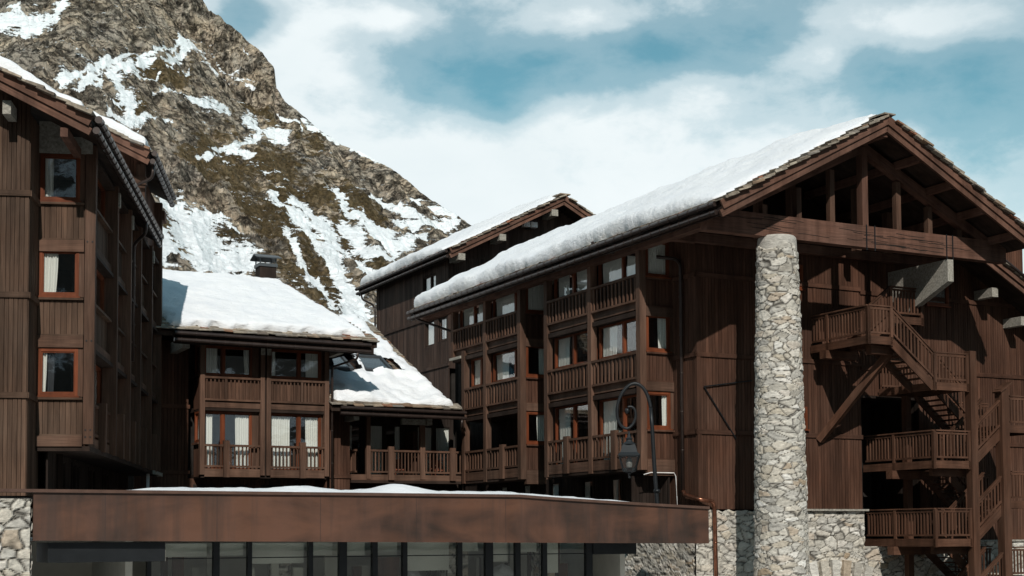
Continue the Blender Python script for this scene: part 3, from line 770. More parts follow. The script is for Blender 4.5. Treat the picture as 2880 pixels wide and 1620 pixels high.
snow('snow','lumpy snow around the two skylights of the low annex','R',[(xk0+.25,ye+.25,ze+.13),(xk1+.25,ye+.25,ze+.13),(xk1-.55,yr2,zr2+.1),(xk0+.25,yr2,zr2+.1)],.30,(-5,20,10),r=(.25,.3,.3,.35),lump=.75,rag=(.12,.05,.1,.22),seed=5,step=.12,hole=khole)
# chairs on the annex balcony
for i,(x,y,a,lb) in enumerate(((-4.05,18.2,.3,'reddish balcony chair beside the wooden partition of the low annex'),(-2.1,18.1,-.2,'reddish balcony chair at the drainpipe end of the low annex'))):
    rc=root('balcony_chair',lb,'chair','R',(x,y,5.4),'chairs on the annex balcony')
    part(rc,'seat',CHAIR,(x-.25,x+.25,y-.25,y+.25,5.82,5.88))
    m=MB(); m.box(x-.25,x+.25,y+.2,y+.25,6.0,6.35)
    for k in range(5): m.box(x-.24+k*.115,x-.2+k*.115,y+.2,y+.24,5.88,6.0)
    m.build('backrest',CHAIR,rc)
    for dx in (-.23,.19):
        for dy in (-.23,.19): part(rc,'leg',CHAIR,(x+dx,x+dx+.04,y+dy,y+dy+.04,5.4,5.82))
        part(rc,'armrest',CHAIR,(x+dx,x+dx+.05,y-.25,y+.2,6.05,6.09))

# ================================================================== BACK CHALET (M)
cm_=root('chalet','tall timber chalet rising behind with pale purlin ends and a floodlight under its gable','chalet','R',(10,34,0))
w=MB(); FMa=FA(3.3)
for a,b in ((3,12.15),(12.3,15.0),(15.15,18.25)): siding(w,FMa,28.7,39.3,a,b,0,.19,holes=[(30.42,32.28,16.1,17.58),(30.72,31.98,13.5,14.98),(28.97,30.08,13.6,14.93)])
for z in (12.3,15.15): band(w,FMa,28.65,39.3,z)
w.box(38.9,39.35,-.02,.03,3,18.2,FMa)
w.build('wall',WALLM,cm_)
w=MB(); FMb=FB(28.7)
siding(w,FMb,3.3,16.6,12,18.2,0,.21)
n=60
for k in range(n):
    a=3.3+13.3*k/n; b=3.3+13.3*(k+1)/n; m_=(a+b)/2; zt=21.6-.515*abs(m_-9.95); w.box(a+.004,b-.004,-.02,random.uniform(0,.012),18.2,zt,FMb)
w.build('gable_wall',WALLM,cm_)
part(cm_,'core',DARK,(3.6,16.4,29,39,3,18))
sm=.515; XRm,ZRm=9.95,21.95; XEm,XFm=2.85,17.05; zEm=ZRm-sm*(XRm-XEm); Ya,Yb=27.5,41.3
r=MB(); r.slab((XEm,Ya,zEm),(XEm,Yb,zEm),(XRm,Yb,ZRm),(XRm,Ya,ZRm),.2); r.slab((XRm,Ya,ZRm),(XRm,Yb,ZRm),(XFm,Yb,zEm),(XFm,Ya,zEm),.2); rfm=r.build('roof',SOFF,cm_)
f=MB()
for yy,dz,hh in ((Ya-.03,-.05,.3),(Ya+.05,-.32,.24)):
    f.beam((XEm,yy,zEm+dz),(XRm,yy,ZRm+dz),.08,hh); f.beam((XRm,yy,ZRm+dz),(XFm,yy,zEm+dz),.08,hh)
f.build('bargeboard',FASC,rfm)
uM=Vector((1,0,sm)).normalized(); nM=Vector((-sm,0,1)).normalized(); uMr=Vector((-1,0,sm)).normalized(); nMr=Vector((sm,0,1)).normalized()
t=MB(); tiles(t,(XEm,Ya-.12,zEm),(0,1,0),uM,nM,.8,8,26,.30,depth=.5,wmin=.4,wmax=.8,th=(.05,.10),jit=.11); tiles(t,(XFm,Ya-.12,zEm),(0,1,0),uMr,nMr,1.3,8,25,.30,depth=.5,wmin=.4,wmax=.8,th=(.05,.1),jit=.11); tiles(t,(XEm-.08,Ya,zEm),(0,1,0),uM,nM,13.8,8,2,.24)
for k in range(3): t.box(XRm-.3,XRm+.3+random.uniform(-.05,.05),Ya-.15+k*.5,Ya+.36+k*.5,ZRm+.10,ZRm+.16+.05*random.random())
t.build('stone_tiles',TILE,rfm)
gutter(cm_,(XEm-.12,Ya+.1,zEm-.32),(XEm-.12,Yb,zEm-.32),.09,.28,(-.05,0,0)); part(cm_,'fascia',SOFF,(XEm,XEm+.05,Ya+.1,Yb,zEm-.45,zEm-.05))
for x in (3.55,6.05,9.35): 
    z=ZRm-.42-sm*(XRm-x); part(cm_,'purlin',CONC,(x-.2,x+.2,Ya-.02,28.8,z-.42,z-.06))
window(cm_,FMa,30.4,32.3,16.1,17.6,-.08,(31.2,),[(30.5,31.1),(31.3,32.2)],mat=WALLM); window(cm_,FMa,30.7,32.0,13.5,15.0,-.08,(),[(30.8,31.9)],mat=WALLM); window(cm_,FMa,28.95,30.1,13.6,14.95,-.08,(),[(29.1,29.6)],mat=WALLM)
pipe(cm_,[(XEm-.12,40.6,zEm-.4),(XEm-.1,40.4,zEm-.8),(3.1,39.6,zEm-1.2),(3.2,39.4,zEm-1.5),(3.2,39.4,6)],.06)
snow('snow','snow blanket on the roof of the tall chalet behind','R',[(XEm+.1,Ya+1.1,zEm+.14),(XEm+.1,Yb+.1,zEm+.14),(XRm+.25,Yb+.1,ZRm+.2),(XRm+.25,Ya+.4,ZRm+.2)],.50,(6.5,34,20),r=(.45,.5,1.3,.5),seed=6,lump=.20,rag=(.08,.03,.12,.05),thf=lambda s_,t_:.50*(.5+.5*min(1,s_*14/4.0)))
m=root('floodlight','white twin floodlight fixed high under the gable of the tall chalet behind','floodlight','R',(8.2,28.4,20.2))
part(m,'bracket',STEEL,(8.1,8.3,28.4,28.7,20.15,20.4)); part(m,'lamp_head',WHITE,(7.75,8.15,28.2,28.5,20.2,20.5)); part(m,'lamp_head',WHITE,(8.22,8.62,28.2,28.5,20.2,20.5))

# ================================================================== NEAR CHALET WING (L)
lc=root('chalet','timber chalet wing with a jutting bay of stacked windows over the stone pier','chalet','L',(-3,6,0))
w=MB(); FLw=FB(-1.28)
for a,b in ((4.0,6.68),(6.84,9.45),(9.61,12.28),(12.44,15.6)): siding(w,FLw,-7,-1.40,a,b,0,.165)
for z in (6.84,9.61,12.44): band(w,FLw,-7,-1.36,z)
FLs=FS(-1.39)
for a,b in ((4.0,6.68),(6.84,9.45),(9.61,12.28),(12.44,14.6)): siding(w,FLs,-1.25,.4,a,b,0,.165)
for z in (6.84,9.61,12.44): band(w,FLs,-1.3,.3,z)
w.build('wall',WALLL,lc)
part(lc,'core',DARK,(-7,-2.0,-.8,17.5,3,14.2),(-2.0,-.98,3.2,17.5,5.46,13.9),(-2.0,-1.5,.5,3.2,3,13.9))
oriel_end(lc,FB(0),-1.38,-.11,0,zb=5.45,base=.02,curts=([(-1.25,-1.12)],[(-1.25,-.85)],[(-1.28,-1.0)]),mats=(WALLL,POST),top=14,dark=([(-1.12,-.92)],(),()))
part(lc,'post',POST,(-.09,.20,-.25,.03,5.5,14.1),F=FB(0))
bl=MB()
for z in (5.7,5.9,8.45,11.3):
    for x in (-.02,.12): bl.box(x-.02,x+.02,.03,.045,z-.02,z+.02,FB(0))
bl.build('bolt',STEEL,lc)
part(lc,'bracket',CONC,(-1.39,.1,-.04,.3,13.84,14.32),(-1.39,-.8,-.038,.3,14.33,14.75))
FLside=FS(.2)
ys=[0,4.75,8.05,10.8,14.2,17.5]
for y in ys[1:]: part(lc,'post',POST,(y-.27,y,-.45,0,5.42,14.0),F=FLside)
for y in ys[1:3]+ys[4:5]: part(lc,'bracket',CONC,(y-.25,y-.02,-.4,.06,13.35,13.8),F=FLside)
for i in range(5):
    a,b=ys[i]+(.25 if i==0 else 0),ys[i+1]-.27
    for lv in range(3):
        zb=5.42+LV*lv
        part(lc,'beam',POST,(a,b,-.42,-.18,zb,zb+.32),F=FLside)
        if lv==0:
            railing(lc,FLside,a,b,zb+.4,zb+1.35,-.2); mp=(a+b)/2; part(lc,'rail_post',POST,(mp-.15,mp+.15,-.25,.02,zb-.02,zb+1.45),F=FLside)
            window(lc,FLside,a,b,zb+.35,zb+2.75,-.5,((a+b)/2,),[(b-.7,b-.15)],sill=False)
        else:
            m=MB(); siding(m,FLside,a,b,zb+.36,zb+1.35,-.3,.17); m.box(a,b,-.35,-.15,zb+1.36,zb+1.44,FLside); m.build('panel',WALLL,lc)
            window(lc,FLside,a,b,zb+1.48,zb+2.8,-.42,((a+b)/2,),[(a+.15,a+.8)],sill=False)
part(lc,'floor_slab',SOFF,(-1.4,.1,0,17.5,5.3,5.44),(-1.4,.1,.05,17.5,8.2,8.32),(-1.4,.1,.05,17.5,11.05,11.15),(-1.4,.1,.05,17.5,13.85,13.95))
# dark undercroft
w=MB(); siding(w,FS(-1.1),.3,17.5,3.9,5.3,0,.2,holes=[(y+.02,y+1.38,4.0,5.18) for y in (1.6,4.2,7.4,10.6)]); siding(w,FB(1.6),-1.4,-.9,3.9,5.3,0,.2); w.build('wall',DARKW,lc)
for y in (1.6,4.2,7.4,10.6): window(lc,FS(-1.1),y,y+1.4,4.0,5.2,.02,(y+.7,),[(y+.1,y+.3)],mat=DARKW,sill=False)
part(lc,'coping',CONC,(.0,.2,15.5,18.2,5.3,5.44)); part(lc,'frame',WHITE,(-.1,.0,15.2,15.35,4,5.3))
slo=.50; xe=.42; ze_=14.2; xr=-8.0; zr_=ze_+slo*(xe-xr); ya,yb=-2.4,13.2
r=MB(); r.slab((xe,ya,ze_),(xe,yb,ze_),(xr,yb,zr_),(xr,ya,zr_),.2); rl=r.build('roof',SOFF,lc)
f=MB(); f.beam((xe,ya-.03,ze_-.08),(xr,ya-.03,zr_-.08),.07,.30); f.beam((xe-.02,ya+.05,ze_-.36),(xr,ya+.05,zr_-.36),.09,.20); f.build('bargeboard',FASC,rl)
uQ=Vector((-1,0,slo)).normalized(); nQ=Vector((slo,0,1)).normalized()
t=MB(); tiles(t,(xe,ya-.14,ze_),(0,1,0),uQ,nQ,1.1,8,32,.28,depth=.5,wmin=.4,wmax=.9,th=(.05,.10),jit=.12); tiles(t,(xe+.06,ya,ze_-.02),(0,1,0),uQ,nQ,15.6,8,3,.24); t.build('stone_tiles',TILE,rl)
gutter(lc,(xe+.13,ya+.02,ze_-.32),(xe+.13,yb,ze_-.32),.10,.30,(.06,0,0))
part(lc,'purlin',BEAM,(-.42,-.22,ya+.15,.1,13.72,13.97)); part(lc,'purlin',CONC,(-1.98,-1.76,ya+.35,-1.2,14.35,14.72))
part(lc,'purlin',CONC,(-4.4,-4.1,ya+.35,-1.2,15.6,16.0))
pipe(lc,[(xe+.13,8.8,ze_-.4),(xe+.13,8.9,ze_-.75),(.1,9.4,ze_-1.05),(.06,9.5,ze_-1.3),(.06,9.5,9)],.06)
snow('snow','thin snow layer on the roof of the near timber wing','L',[(xe-.30,ya+.12,ze_+.17),(xe-.12,yb,ze_+.12),(xr,yb,zr_+.12),(xr,ya+.02,zr_+.17)],.36,(-3,5,16),r=(.2,.3,.16,.3),seed=8,lump=.4,rag=(.12,.03,.07,.05))
# second, higher wing behind
l2=root('chalet','higher timber wing whose gutter and roof step up behind the near wing','chalet','L',(-3,15,0))
xe2,ze2,ya2,yb2=.42,16.75,10.6,17.6; xr2=-7.0; zr2_=ze2+slo*(xe2-xr2)
r=MB(); r.slab((xe2,ya2,ze2),(xe2,yb2,ze2),(xr2,yb2,zr2_),(xr2,ya2,zr2_),.2); rl2=r.build('roof',SOFF,l2)
f=MB(); f.beam((xe2,ya2-.03,ze2-.08),(xr2,ya2-.03,zr2_-.08),.07,.30); f.beam((xe2,ya2+.05,ze2-.36),(xr2,ya2+.05,zr2_-.36),.09,.2); f.build('bargeboard',FASC,rl2)
t=MB(); tiles(t,(xe2,ya2-.14,ze2),(0,1,0),uQ,nQ,1.1,8,30,.28,depth=.5,th=(.05,.10),jit=.12); tiles(t,(xe2+.06,ya2,ze2-.02),(0,1,0),uQ,nQ,7,8,2,.24); t.build('stone_tiles',TILE,rl2)
gutter(l2,(xe2+.13,ya2+.05,ze2-.32),(xe2+.13,yb2,ze2-.32),.10,.30,(.06,0,0))
w=MB(); siding(w,FB(11.7),-7,.2,14,17.2,0,.2); siding(w,FS(.2),11.7,17.4,14.0,16.5,-.3,.2); w.build('wall',WALLR,l2)
part(l2,'post',POST,(-.12,.2,11.45,11.72,13.9,16.5)); part(l2,'post',POST,(-.1,.2,17.1,17.4,5.5,16.4)); part(l2,'beam',POST,(-.3,.25,11.4,11.72,15.75,16.05))
part(l2,'purlin',BEAM,(-.75,-.5,ya2+.15,11.7,16.0,16.3)); part(l2,'purlin',BEAM,(0.0,.3,17.2,17.9,15.7,16.1))
part(l2,'core',DARK,(-7,-.4,12,17.3,13.5,16.9))
pipe(l2,[(xe2+.13,ya2+.3,ze2-.4),(xe2+.1,ya2+.35,ze2-.85),(-.55,11.55,ze2-1.2),(-.6,11.6,ze2-1.5),(-.6,11.6,14.1)],.06)
snow('snow','thin snow layer on the higher wing behind the near wing','L',[(xe2-.2,ya2+.1,ze2+.17),(xe2-.1,yb2,ze2+.12),(xr2,yb2,zr2_+.12),(xr2,ya2+.02,zr2_+.17)],.36,(-3,14,18.5),r=(.2,.3,.16,.3),seed=9,lump=.4,rag=(.1,.03,.07,.05))

# ================================================================== STAIRCASE
st=root('staircase','brown timber outside staircase with landings climbing the gable wall','staircase','R',(8.5,-2,0))
def landing(x0,x1,y0,y1,z):
    m=MB(); n=max(2,int((y1-y0)/.16))
    for k in range(n): m.box(x0,x1,y0+(y1-y0)*k/n,y0+(y1-y0)*(k+1)/n-.012,z-.05,z)
    m.box(x0,x1,y0-.06,y0-.001,z-.28,z-.0); m.box(x0-.06,x0-.001,y0,y1,z-.28,z); m.box(x0,x1,y1-.1,y1,z-.26,z-.055); m.box(x1-.08,x1,y0+.01,y1-.11,z-.26,z-.055)
    return m.build('landing',STAIR,st)
def srail(F,s0,s1,z,d=0,h=1.13,posts=()):
    m=MB(); zt=z+h
    m.box(s0,s1,d-.07,d+.07,zt-.05,zt,F); m.box(s0,s1,d-.03,d+.03,zt-.16,zt-.09,F); m.box(s0,s1,d-.035,d+.035,z+.10,z+.17,F)
    n=max(2,round((s1-s0)/.165))
    for i in range(n):
        c=s0+(s1-s0)*(i+.5)/n; m.box(c-.032,c+.032,d-.02,d+.02,z+.17,zt-.16,F)
    o=m.build('railing',STAIR,st)
    for p in posts: part(o,'newel',STAIR,(p-.06,p+.06,d-.06,d+.06,z-.30,zt-.052),F=F)
    return o
def flight(xa,za,xb,zb,y0,y1,railf=True,railb=False):
    m=MB()
    for yy in (y0+.03,y1-.03): m.beam((xa,yy,za-.18),(xb,yy,zb-.18),.06,.32)
    n=max(3,round(abs(za-zb)/.19)); 
    for k in range(1,n):
        x=xa+(xb-xa)*k/n; z=za+(zb-za)*k/n; m.box(x-.14,x+.14,y0+.06,y1-.06,z-.045,z)
    o=m.build('flight',STAIR,st)
    for ok,yy in ((railf,y0),(railb,y1)):
        if not ok: continue
        m=MB(); A,B=Vector((xa,yy,za)),Vector((xb,yy,zb)); up=Vector((0,0,1))
        m.beam(A+up*1.10,B+up*1.10,.13,.05); m.beam(A+up*1.0,B+up*1.0,.06,.07); m.beam(A+up*.17,B+up*.17,.06,.07)
        q=max(3,round(abs(xb-xa)/.165))
        for i in range(q):
            t_=(i+.5)/q; P=A+(B-A)*t_; m.box(P.x-.032,P.x+.032,yy-.02,yy+.02,P.z+.19,P.z+.99)
        m.build('handrail',STAIR,o)
yF=-3.2
za=9.9; landing(5.2,6.3,yF,-.05,za); srail(FA(5.2),yF,-.1,za,0,posts=(yF,-1.0)); srail(FB(yF),5.2,6.3,za,0,posts=(5.2,6.25))
part(st,'bearer',STAIR,(5.0,6.5,-1.1,-.75,za-.58,za-.28)); part(st,'bearer',STAIR,(5.6,6.6,-2.9,-2.6,za-.58,za-.28))
fb=8.37; flight(6.3,za,8.25,fb,yF,-2.05)
landing(8.25,9.92,yF,-.3,fb); srail(FB(yF),8.28,9.9,fb,0,posts=(8.28,9.86)); srail(FB(-.35),8.28,9.9,fb,0)
l0=11.02; landing(7.75,9.35,-1.5,-.05,l0); srail(FB(-1.5),7.75,9.35,l0,0,posts=(7.78,9.3)); srail(FS(9.35),-1.5,-.1,l0,0); flight(6.3,za,7.75,l0,-1.5,-.3)
for zf in (5.5,2.64):
    landing(8.2,9.92,yF,.6,zf); srail(FA(8.2),yF,.5,zf,0,posts=(yF+.01,-1.1)); srail(FB(yF),8.25,9.92,zf,0,posts=(9.88,))
    part(st,'bearer',STAIR,(7.95,10.2,-1.25,-.9,zf-.6,zf-.29)); part(st,'bearer',STAIR,(8.4,10.2,-2.9,-2.7,zf-.55,zf-.29))
for zf,zh in ((5.5,6.9),(2.64,4.05),(-.2,1.2)):
    flight(9.92,zf,11.7,zh,yF,-2.1,True,True)
    landing(11.7,13.8,yF,-.4,zh); srail(FB(yF),11.98,13.8,zh,0,posts=(13.75,))
    srail(FB(-.35),11.8,13.8,zh,0)
    flight(11.7,zh,9.92,zf+LV,-1.75,-.45,True,False)
part(st,'post',STAIR,(9.93,10.24,yF-.12,yF+.18,0,9.6)); part(st,'post',STAIR,(11.45,11.82,yF-.15,yF+.2,0,8.25))
m=MB(); m.beam((11.35,yF,8.12),(11.95,yF,8.5),.42,.06); m.build('post_cap',STAIR,st)
part(st,'post',STAIR,(9.0,9.25,-.9,-.65,0,8.1)); part(st,'post',STAIR,(13.6,13.85,yF+.1,yF+.4,0,7))
m=MB(); m.beam((5.5,-.05,6.35),(6.65,-2.75,9.5),.26,.26); m.build('brace',STAIR,st)

# ================================================================== STONEWORK
def col_pieces():
    prof=[(0,.96),(3.0,.88),(6.2,.83),(9,.775),(11.4,.72),(12.5,.685),(12.95,.675),(13.08,.655),(13.13,.60),(13.15,.0)]
    def rad(z):
        for (a,b),(c,d) in zip(prof[:-1],prof[1:]):
            if z<=c: return b+(d-b)*(z-a)/(c-a)
        return 0
    zs=list(np.linspace(0,12.6,330))+list(np.linspace(12.64,13.15,26))
    nv=len(zs)-1
    P=lambda u,v:(1.37+rad(zs[round(v*nv)])*math.cos(2*math.pi*u),-3.0+rad(zs[round(v*nv)])*math.sin(2*math.pi*u),zs[round(v*nv)])
    Nn=lambda u,v:(math.cos(2*math.pi*u),math.sin(2*math.pi*u),.0)
    cap=lambda u,v: 1.0 if zs[round(v*nv)]>12.72+.12*math.sin(u*19) else 0
    return stone_surface('',None,None,P,Nn,150,nv,None,None,closed=True,capf=cap,sc=(2.3,2.3,5.0),amp=.032)
build_stone('stone_pillar','R',(1.37,-3.0,0),[col_pieces()],'tall tapering round pillar of pale rubble stone under the gable beam','pillar')
def wall_piece(F,s0,s1,z0,z1,seed,sc=(2.0,2.0,4.4),ztop=None,amp=.036,cell=.04):
    nu=max(4,int((s1-s0)/cell)); nv=max(4,int((z1-z0)/cell))
    P=lambda u,v: F(s0+(s1-s0)*u,0,z0+(z1-z0)*v+((ztop(u) if ztop else 0)*v))
    n=F(0,1,0); o=F(0,0,0); nn=(n[0]-o[0],n[1]-o[1],0)
    return stone_surface('',None,None,P,lambda u,v:nn,nu,nv,None,None,sc=sc,amp=amp,seed=seed)
pl=build_stone('stone_plinth','R',(3.8,0,0),[wall_piece(FB(-.12),-.2,7.5,0,3.7,1,ztop=lambda u:.10*mnoise.noise(Vector((u*30,3,1))) if u<.62 else 0),wall_piece(FA(-.2),-.12,14.0,0,3.5,2,cell=.08),wall_piece(FS(7.5),.12,3.2,0,3.6,9,cell=.08),wall_piece(FB(-.12),7.5,10.45,0,2.36,14)],'pale rubble stone base wall under the gable, beside the round pillar','stone wall')
part(pl,'coping',CONC,(4.0,7.62,-.3,.05,3.70,3.77))
# voussoirs of the low relieving arch in the plinth
m=MB(); jo=[]
for k in range(16):
    a=math.pi*(.5+.27*(1-k/7.5)); r0,r1=4.2,4.95+random.uniform(-.1,.06); cx,cz=6.1,-3.05
    a2=a-.027*math.pi*.9
    P=[]
    for i in range(8):
        aa=a2 if i&1 else a; rr=r1 if i&4 else r0; P.append((cx+rr*math.cos(aa)*1.0,-.28 if i&2 else -.10,cz+rr*math.sin(aa)))
    if k<11: m.hexa(P,2)
m.build('arch_stone',STONE,pl,attrs={'joint':[0]*len(m.v)})
build_stone('stone_wall','R',(13.4,0,0),[wall_piece(FB(-.1),10.45,16.4,0,2.5,3),wall_piece(FB(2.9),7.6,10.4,0,2.6,12)],'low rubble stone wall behind the foot of the outside staircase','stone wall')
def zpier(u): return 0
lp=build_stone('stone_pier','N',(-1.2,.3,0),[wall_piece(FB(.05),-4.5,-.06,0,3.86,4,sc=(1.75,1.75,3.0),amp=.09),wall_piece(FS(-.06),.05,2.2,0,3.86,5,sc=(1.9,1.9,3.2),amp=.08)],'block stone pier at the end of the bronze canopy under the timber wing','stone pier')
part(lp,'core',DARKW,(-4.5,-.15,.1,2.2,0,3.8))

# ================================================================== CANOPY
ca=root('entrance_canopy','long bronze-brown metal canopy fascia crossing in front of the chalets','canopy','N',(11,2,0))
def zt_(x): return 4.02 if x<14.6 else (4.02-.33*((x-14.6)/7.28)**.85 if x<21.9 else 3.69)
def zb_(x): return 2.78-.0107*x
m=MB(); xs=list(np.linspace(0.02,21.88,90))
for a,b in zip(xs[:-1],xs[1:]):
    P=[((b if i&1 else a),(.06 if i&2 else 0),(zt_(b if i&1 else a) if i&4 else zb_(b if i&1 else a))) for i in range(8)]
    m.hexa(P,0,.5)
m.build('fascia',CORTEN,ca)
m=MB()
xs=[-3.5]+xs
for a,b in zip(xs[:-1],xs[1:]):
    P=[((b if i&1 else a),(.3 if i&2 else -.07),(zt_(b if i&1 else a)+(.085 if i&4 else -.0))+(.004)) for i in range(8)]
    m.hexa(P,0,.5)
m.build('coping',plain('bronze coping',(.11,.062,.045),.5,.2),ca)
m=MB(); m.slab((-3,.31,3.95),(21.9,.31,3.62),(22.5,3.9,3.62),(-3,14,3.95),.1); m.slab((0.1,.07,2.95),(21.8,.07,2.72),(21.8,4,2.72),(.1,4,2.95),.08); m.build('deck',STOREY,ca)
m=MB(); m.box(21.80,21.86,.07,2.5,2.6,3.62); m.build('end_panel',CORTEN,ca)
sn=MB()
def canopy_snow(x0,x1,y0,y1,seed,bumps,label):
    nx,ny=int((x1-x0)/.12),10; vs=[];fs=[]
    for j in range(ny+1):
        for i in range(nx+1):
            x=x0+(x1-x0)*i/nx; y=y0+(y1-y0)*j/ny; e=min((x-x0)/.9,(x1-x)/1.6,1); ed=max(0,min(1,e))**.6*min(1,(j/ny)/.12+.0)**.5
            h=.12+.05*mnoise.noise(Vector((x*.8,y*.8,seed)))+.035*mnoise.noise(Vector((x*3,y*3,seed)))
            for bx,bw,bh in bumps: h+=bh*math.exp(-((x-bx)/bw)**2)*math.exp(-((y-1.0)/1.2)**2)
            vs.append((x+.06*mnoise.noise(Vector((x*2,j,1))),y,zt_(x)+.085+(h*ed if j>0 else 0)-.005))
    for j in range(ny):
        for i in range(nx): k=j*(nx+1)+i; fs.append((k,k+1,k+nx+2,k+nx+1))
    mb=MB(); mb.add(vs,fs); o=mb.build('snow',SNOW,None,'N',((x0+x1)/2,1.5,4),smooth=True); tag(o,label,'snow',kind='stuff')
canopy_snow(2.65,19.3,-.02,6.0,2.0,((8.0,.7,.07),(10.9,.75,.20),(7.2,.5,.05)),'low ridge of snow lying along the bronze canopy edge')
g=MB(); g.add([to_world('N',p) for p in ((-6,-10,.012),(26,-10,.012),(26,2.0,.012),(-6,2.0,.012))],[(0,1,2,3)]); tag(g.build('forecourt',plain('pale bounce paving',(.55,.55,.55),.8,var=.35,scale=.5)),'unseen snow-pale paving added to bounce light into the glass entrance','paving',kind='structure')  # pale ground sheet below view, added to bounce light under the canopy
# black box under the canopy
bx=root('steel_awning','black steel awning box hung under the left part of the bronze canopy','awning','N',(2,.8,2.2))
part(bx,'box',STEEL,(.45,3.55,.25,1.6,2.2,2.72)); part(bx,'end_plate',CONC,(3.55,3.57,.28,1.58,2.2,2.70)); 
# glass front
gf=root('glazed_entrance','dark-framed glass front in the shade under the bronze canopy','shopfront','N',(11,3,0))
FG=FB(2.05)
mu=[(3.56,3.68),(5.49,5.67),(6.52,6.65),(8.42,8.56),(9.41,9.66),(10.51,10.68),(11.54,11.69),(13.46,13.62),(14.47,14.74),(15.58,15.76),(16.61,16.77),(18.3,18.55)]
for a,b in mu: part(gf,'mullion',STEEL,(a,b,-.1,.06,0,2.7),F=FG)
for (a,b),(c,d) in zip(mu[:-1],mu[1:]):
    m=MB(); m.box(b,c,-.03,-.02,.02,2.68,FG); m.build('pane',SHOPG,gf)
    part(gf,'transom',STEEL,(b,c,-.06,.02,2.22,2.25),F=FG)
part(gf,'transom',STEEL,(18.55,20.3,-.1,.1,2.2,2.7),F=FG)
part(gf,'header',STEEL,(18.3,20.3,-.06,.08,2.62,2.7),F=FG)
# the room behind it
w=MB(); w.box(-.2,20.5,6.0,6.1,0,2.75); w.box(19.8,20.0,2.2,6,0,2.75); w.box(3.0,3.2,2.2,6,0,2.75); w.build('back_wall',CREAM,gf)
w=MB(); w.box(0,20.5,2.0,6.1,-.02,.02); w.build('room_floor',STOREY,gf)
pn=MB()
for a,b,y,z0,z1 in ((3.75,5.4,2.35,2.28,2.66),(5.7,6.5,2.35,2.30,2.66),(6.7,8.4,2.35,2.05,2.66),(8.6,9.35,2.4,2.28,2.66),(9.7,10.4,2.35,2.26,2.66),(10.7,11.5,2.35,2.24,2.66),(11.75,13.4,2.5,1.75,2.66),(13.7,14.4,2.4,2.35,2.66),(14.8,15.5,2.4,2.0,2.66),(15.8,16.6,2.4,2.3,2.66),(16.9,17.5,2.5,1.6,2.66)):
    pn.box(a,b,y,y+.03,z0,z1)
pn.build('blind',plain('pale blind',(.74,.72,.64),.9,var=.06,scale=.7),gf)
rp=MB(); rq=MB()
for k in range(26):
    x=3.9+14.2*random.random(); y=random.uniform(2.9,5.6); wd=random.uniform(.1,.5); z0=random.choice((0,0,.8,1.4)); z1=random.choice((2.6,2.6,2.1,1.9))
    (rp if k%2 else rq).box(x,x+wd,y,y+.12,z0,z1)
for k in range(7): rq.box(4+2*k,5.2+2*k,4.6,4.9,.7,.78); rp.box(4.1+2*k,4.3+2*k,4.6,4.9,0,.7)
rp.build('wall_panel',WALLR,gf); rq.build('plaster_panel',CREAM,gf)
part(gf,'door_leaf',WALLR,(10.72,11.5,2.15,2.2,0,2.2))
def inner_pier(x,y,wd,seed,lb):
    build_stone('stone_pier','N',(x+wd/2,y,0),[wall_piece(FB(y),x,x+wd,0,2.6,seed,cell=.06),wall_piece(FA(x),y,y+.5,0,2.6,seed+1,cell=.08),wall_piece(FS(x+wd),y,y+.5,0,2.6,seed+2,cell=.08)],lb,'stone pier')
inner_pier(13.7,3.2,.75,21,'rubble pier behind the glass front, beside the wide pale blind')
inner_pier(16.85,2.6,.55,25,'slim pale rubble pier just inside the glass front near its dark steel corner')
inner_pier(7.9,3.4,.5,31,'rubble pier in the dark room behind the glass front, left of the wooden door leaf')
for x,y,s,h,lb in ((5.9,3.0,.7,1.75,'white dust-sheeted heap behind the first glass panes'),(12.4,3.3,.7,1.85,'white dust-sheeted heap left of the indoor stone pier'),(15.8,3.3,.75,1.9,'smooth white dust-sheeted heap near the slim stone pier')):
    m=MB(); nn=26; vs=[];fs=[]
    for j in range(15):
        t=j/14
        for i in range(nn):
            a=2*math.pi*i/nn; rr=s*(1-t**2.2)**.5*(1+.12*mnoise.noise(Vector((math.cos(a)*2,math.sin(a)*2,t*4+x)))) if j<14 else .0
            vs.append((x+rr*math.cos(a),y+rr*math.sin(a)*.6,h*t*(1+.05*mnoise.noise(Vector((a,t*5,x))))))
    for j in range(14):
        for i in range(nn): fs.append((j*nn+i,j*nn+(i+1)%nn,(j+1)*nn+(i+1)%nn,(j+1)*nn+i))
    m.add(vs,fs); tag(m.build('dust_sheet',SHEET,None,'N',(x,y,0),smooth=True),lb,'dust sheet')

# ================================================================== STREET LAMP
la=root('street_lamp','black curled street lamp with a square lantern hanging from its scroll','street lamp','W',(4.9,48,3.6))
cx,cy=4.02,48.0
pts=[(4.95,48,2.6),(4.85,48,3.84),(4.76,48,5.2),(4.70,48,6.5),(4.66,48,7.1)]
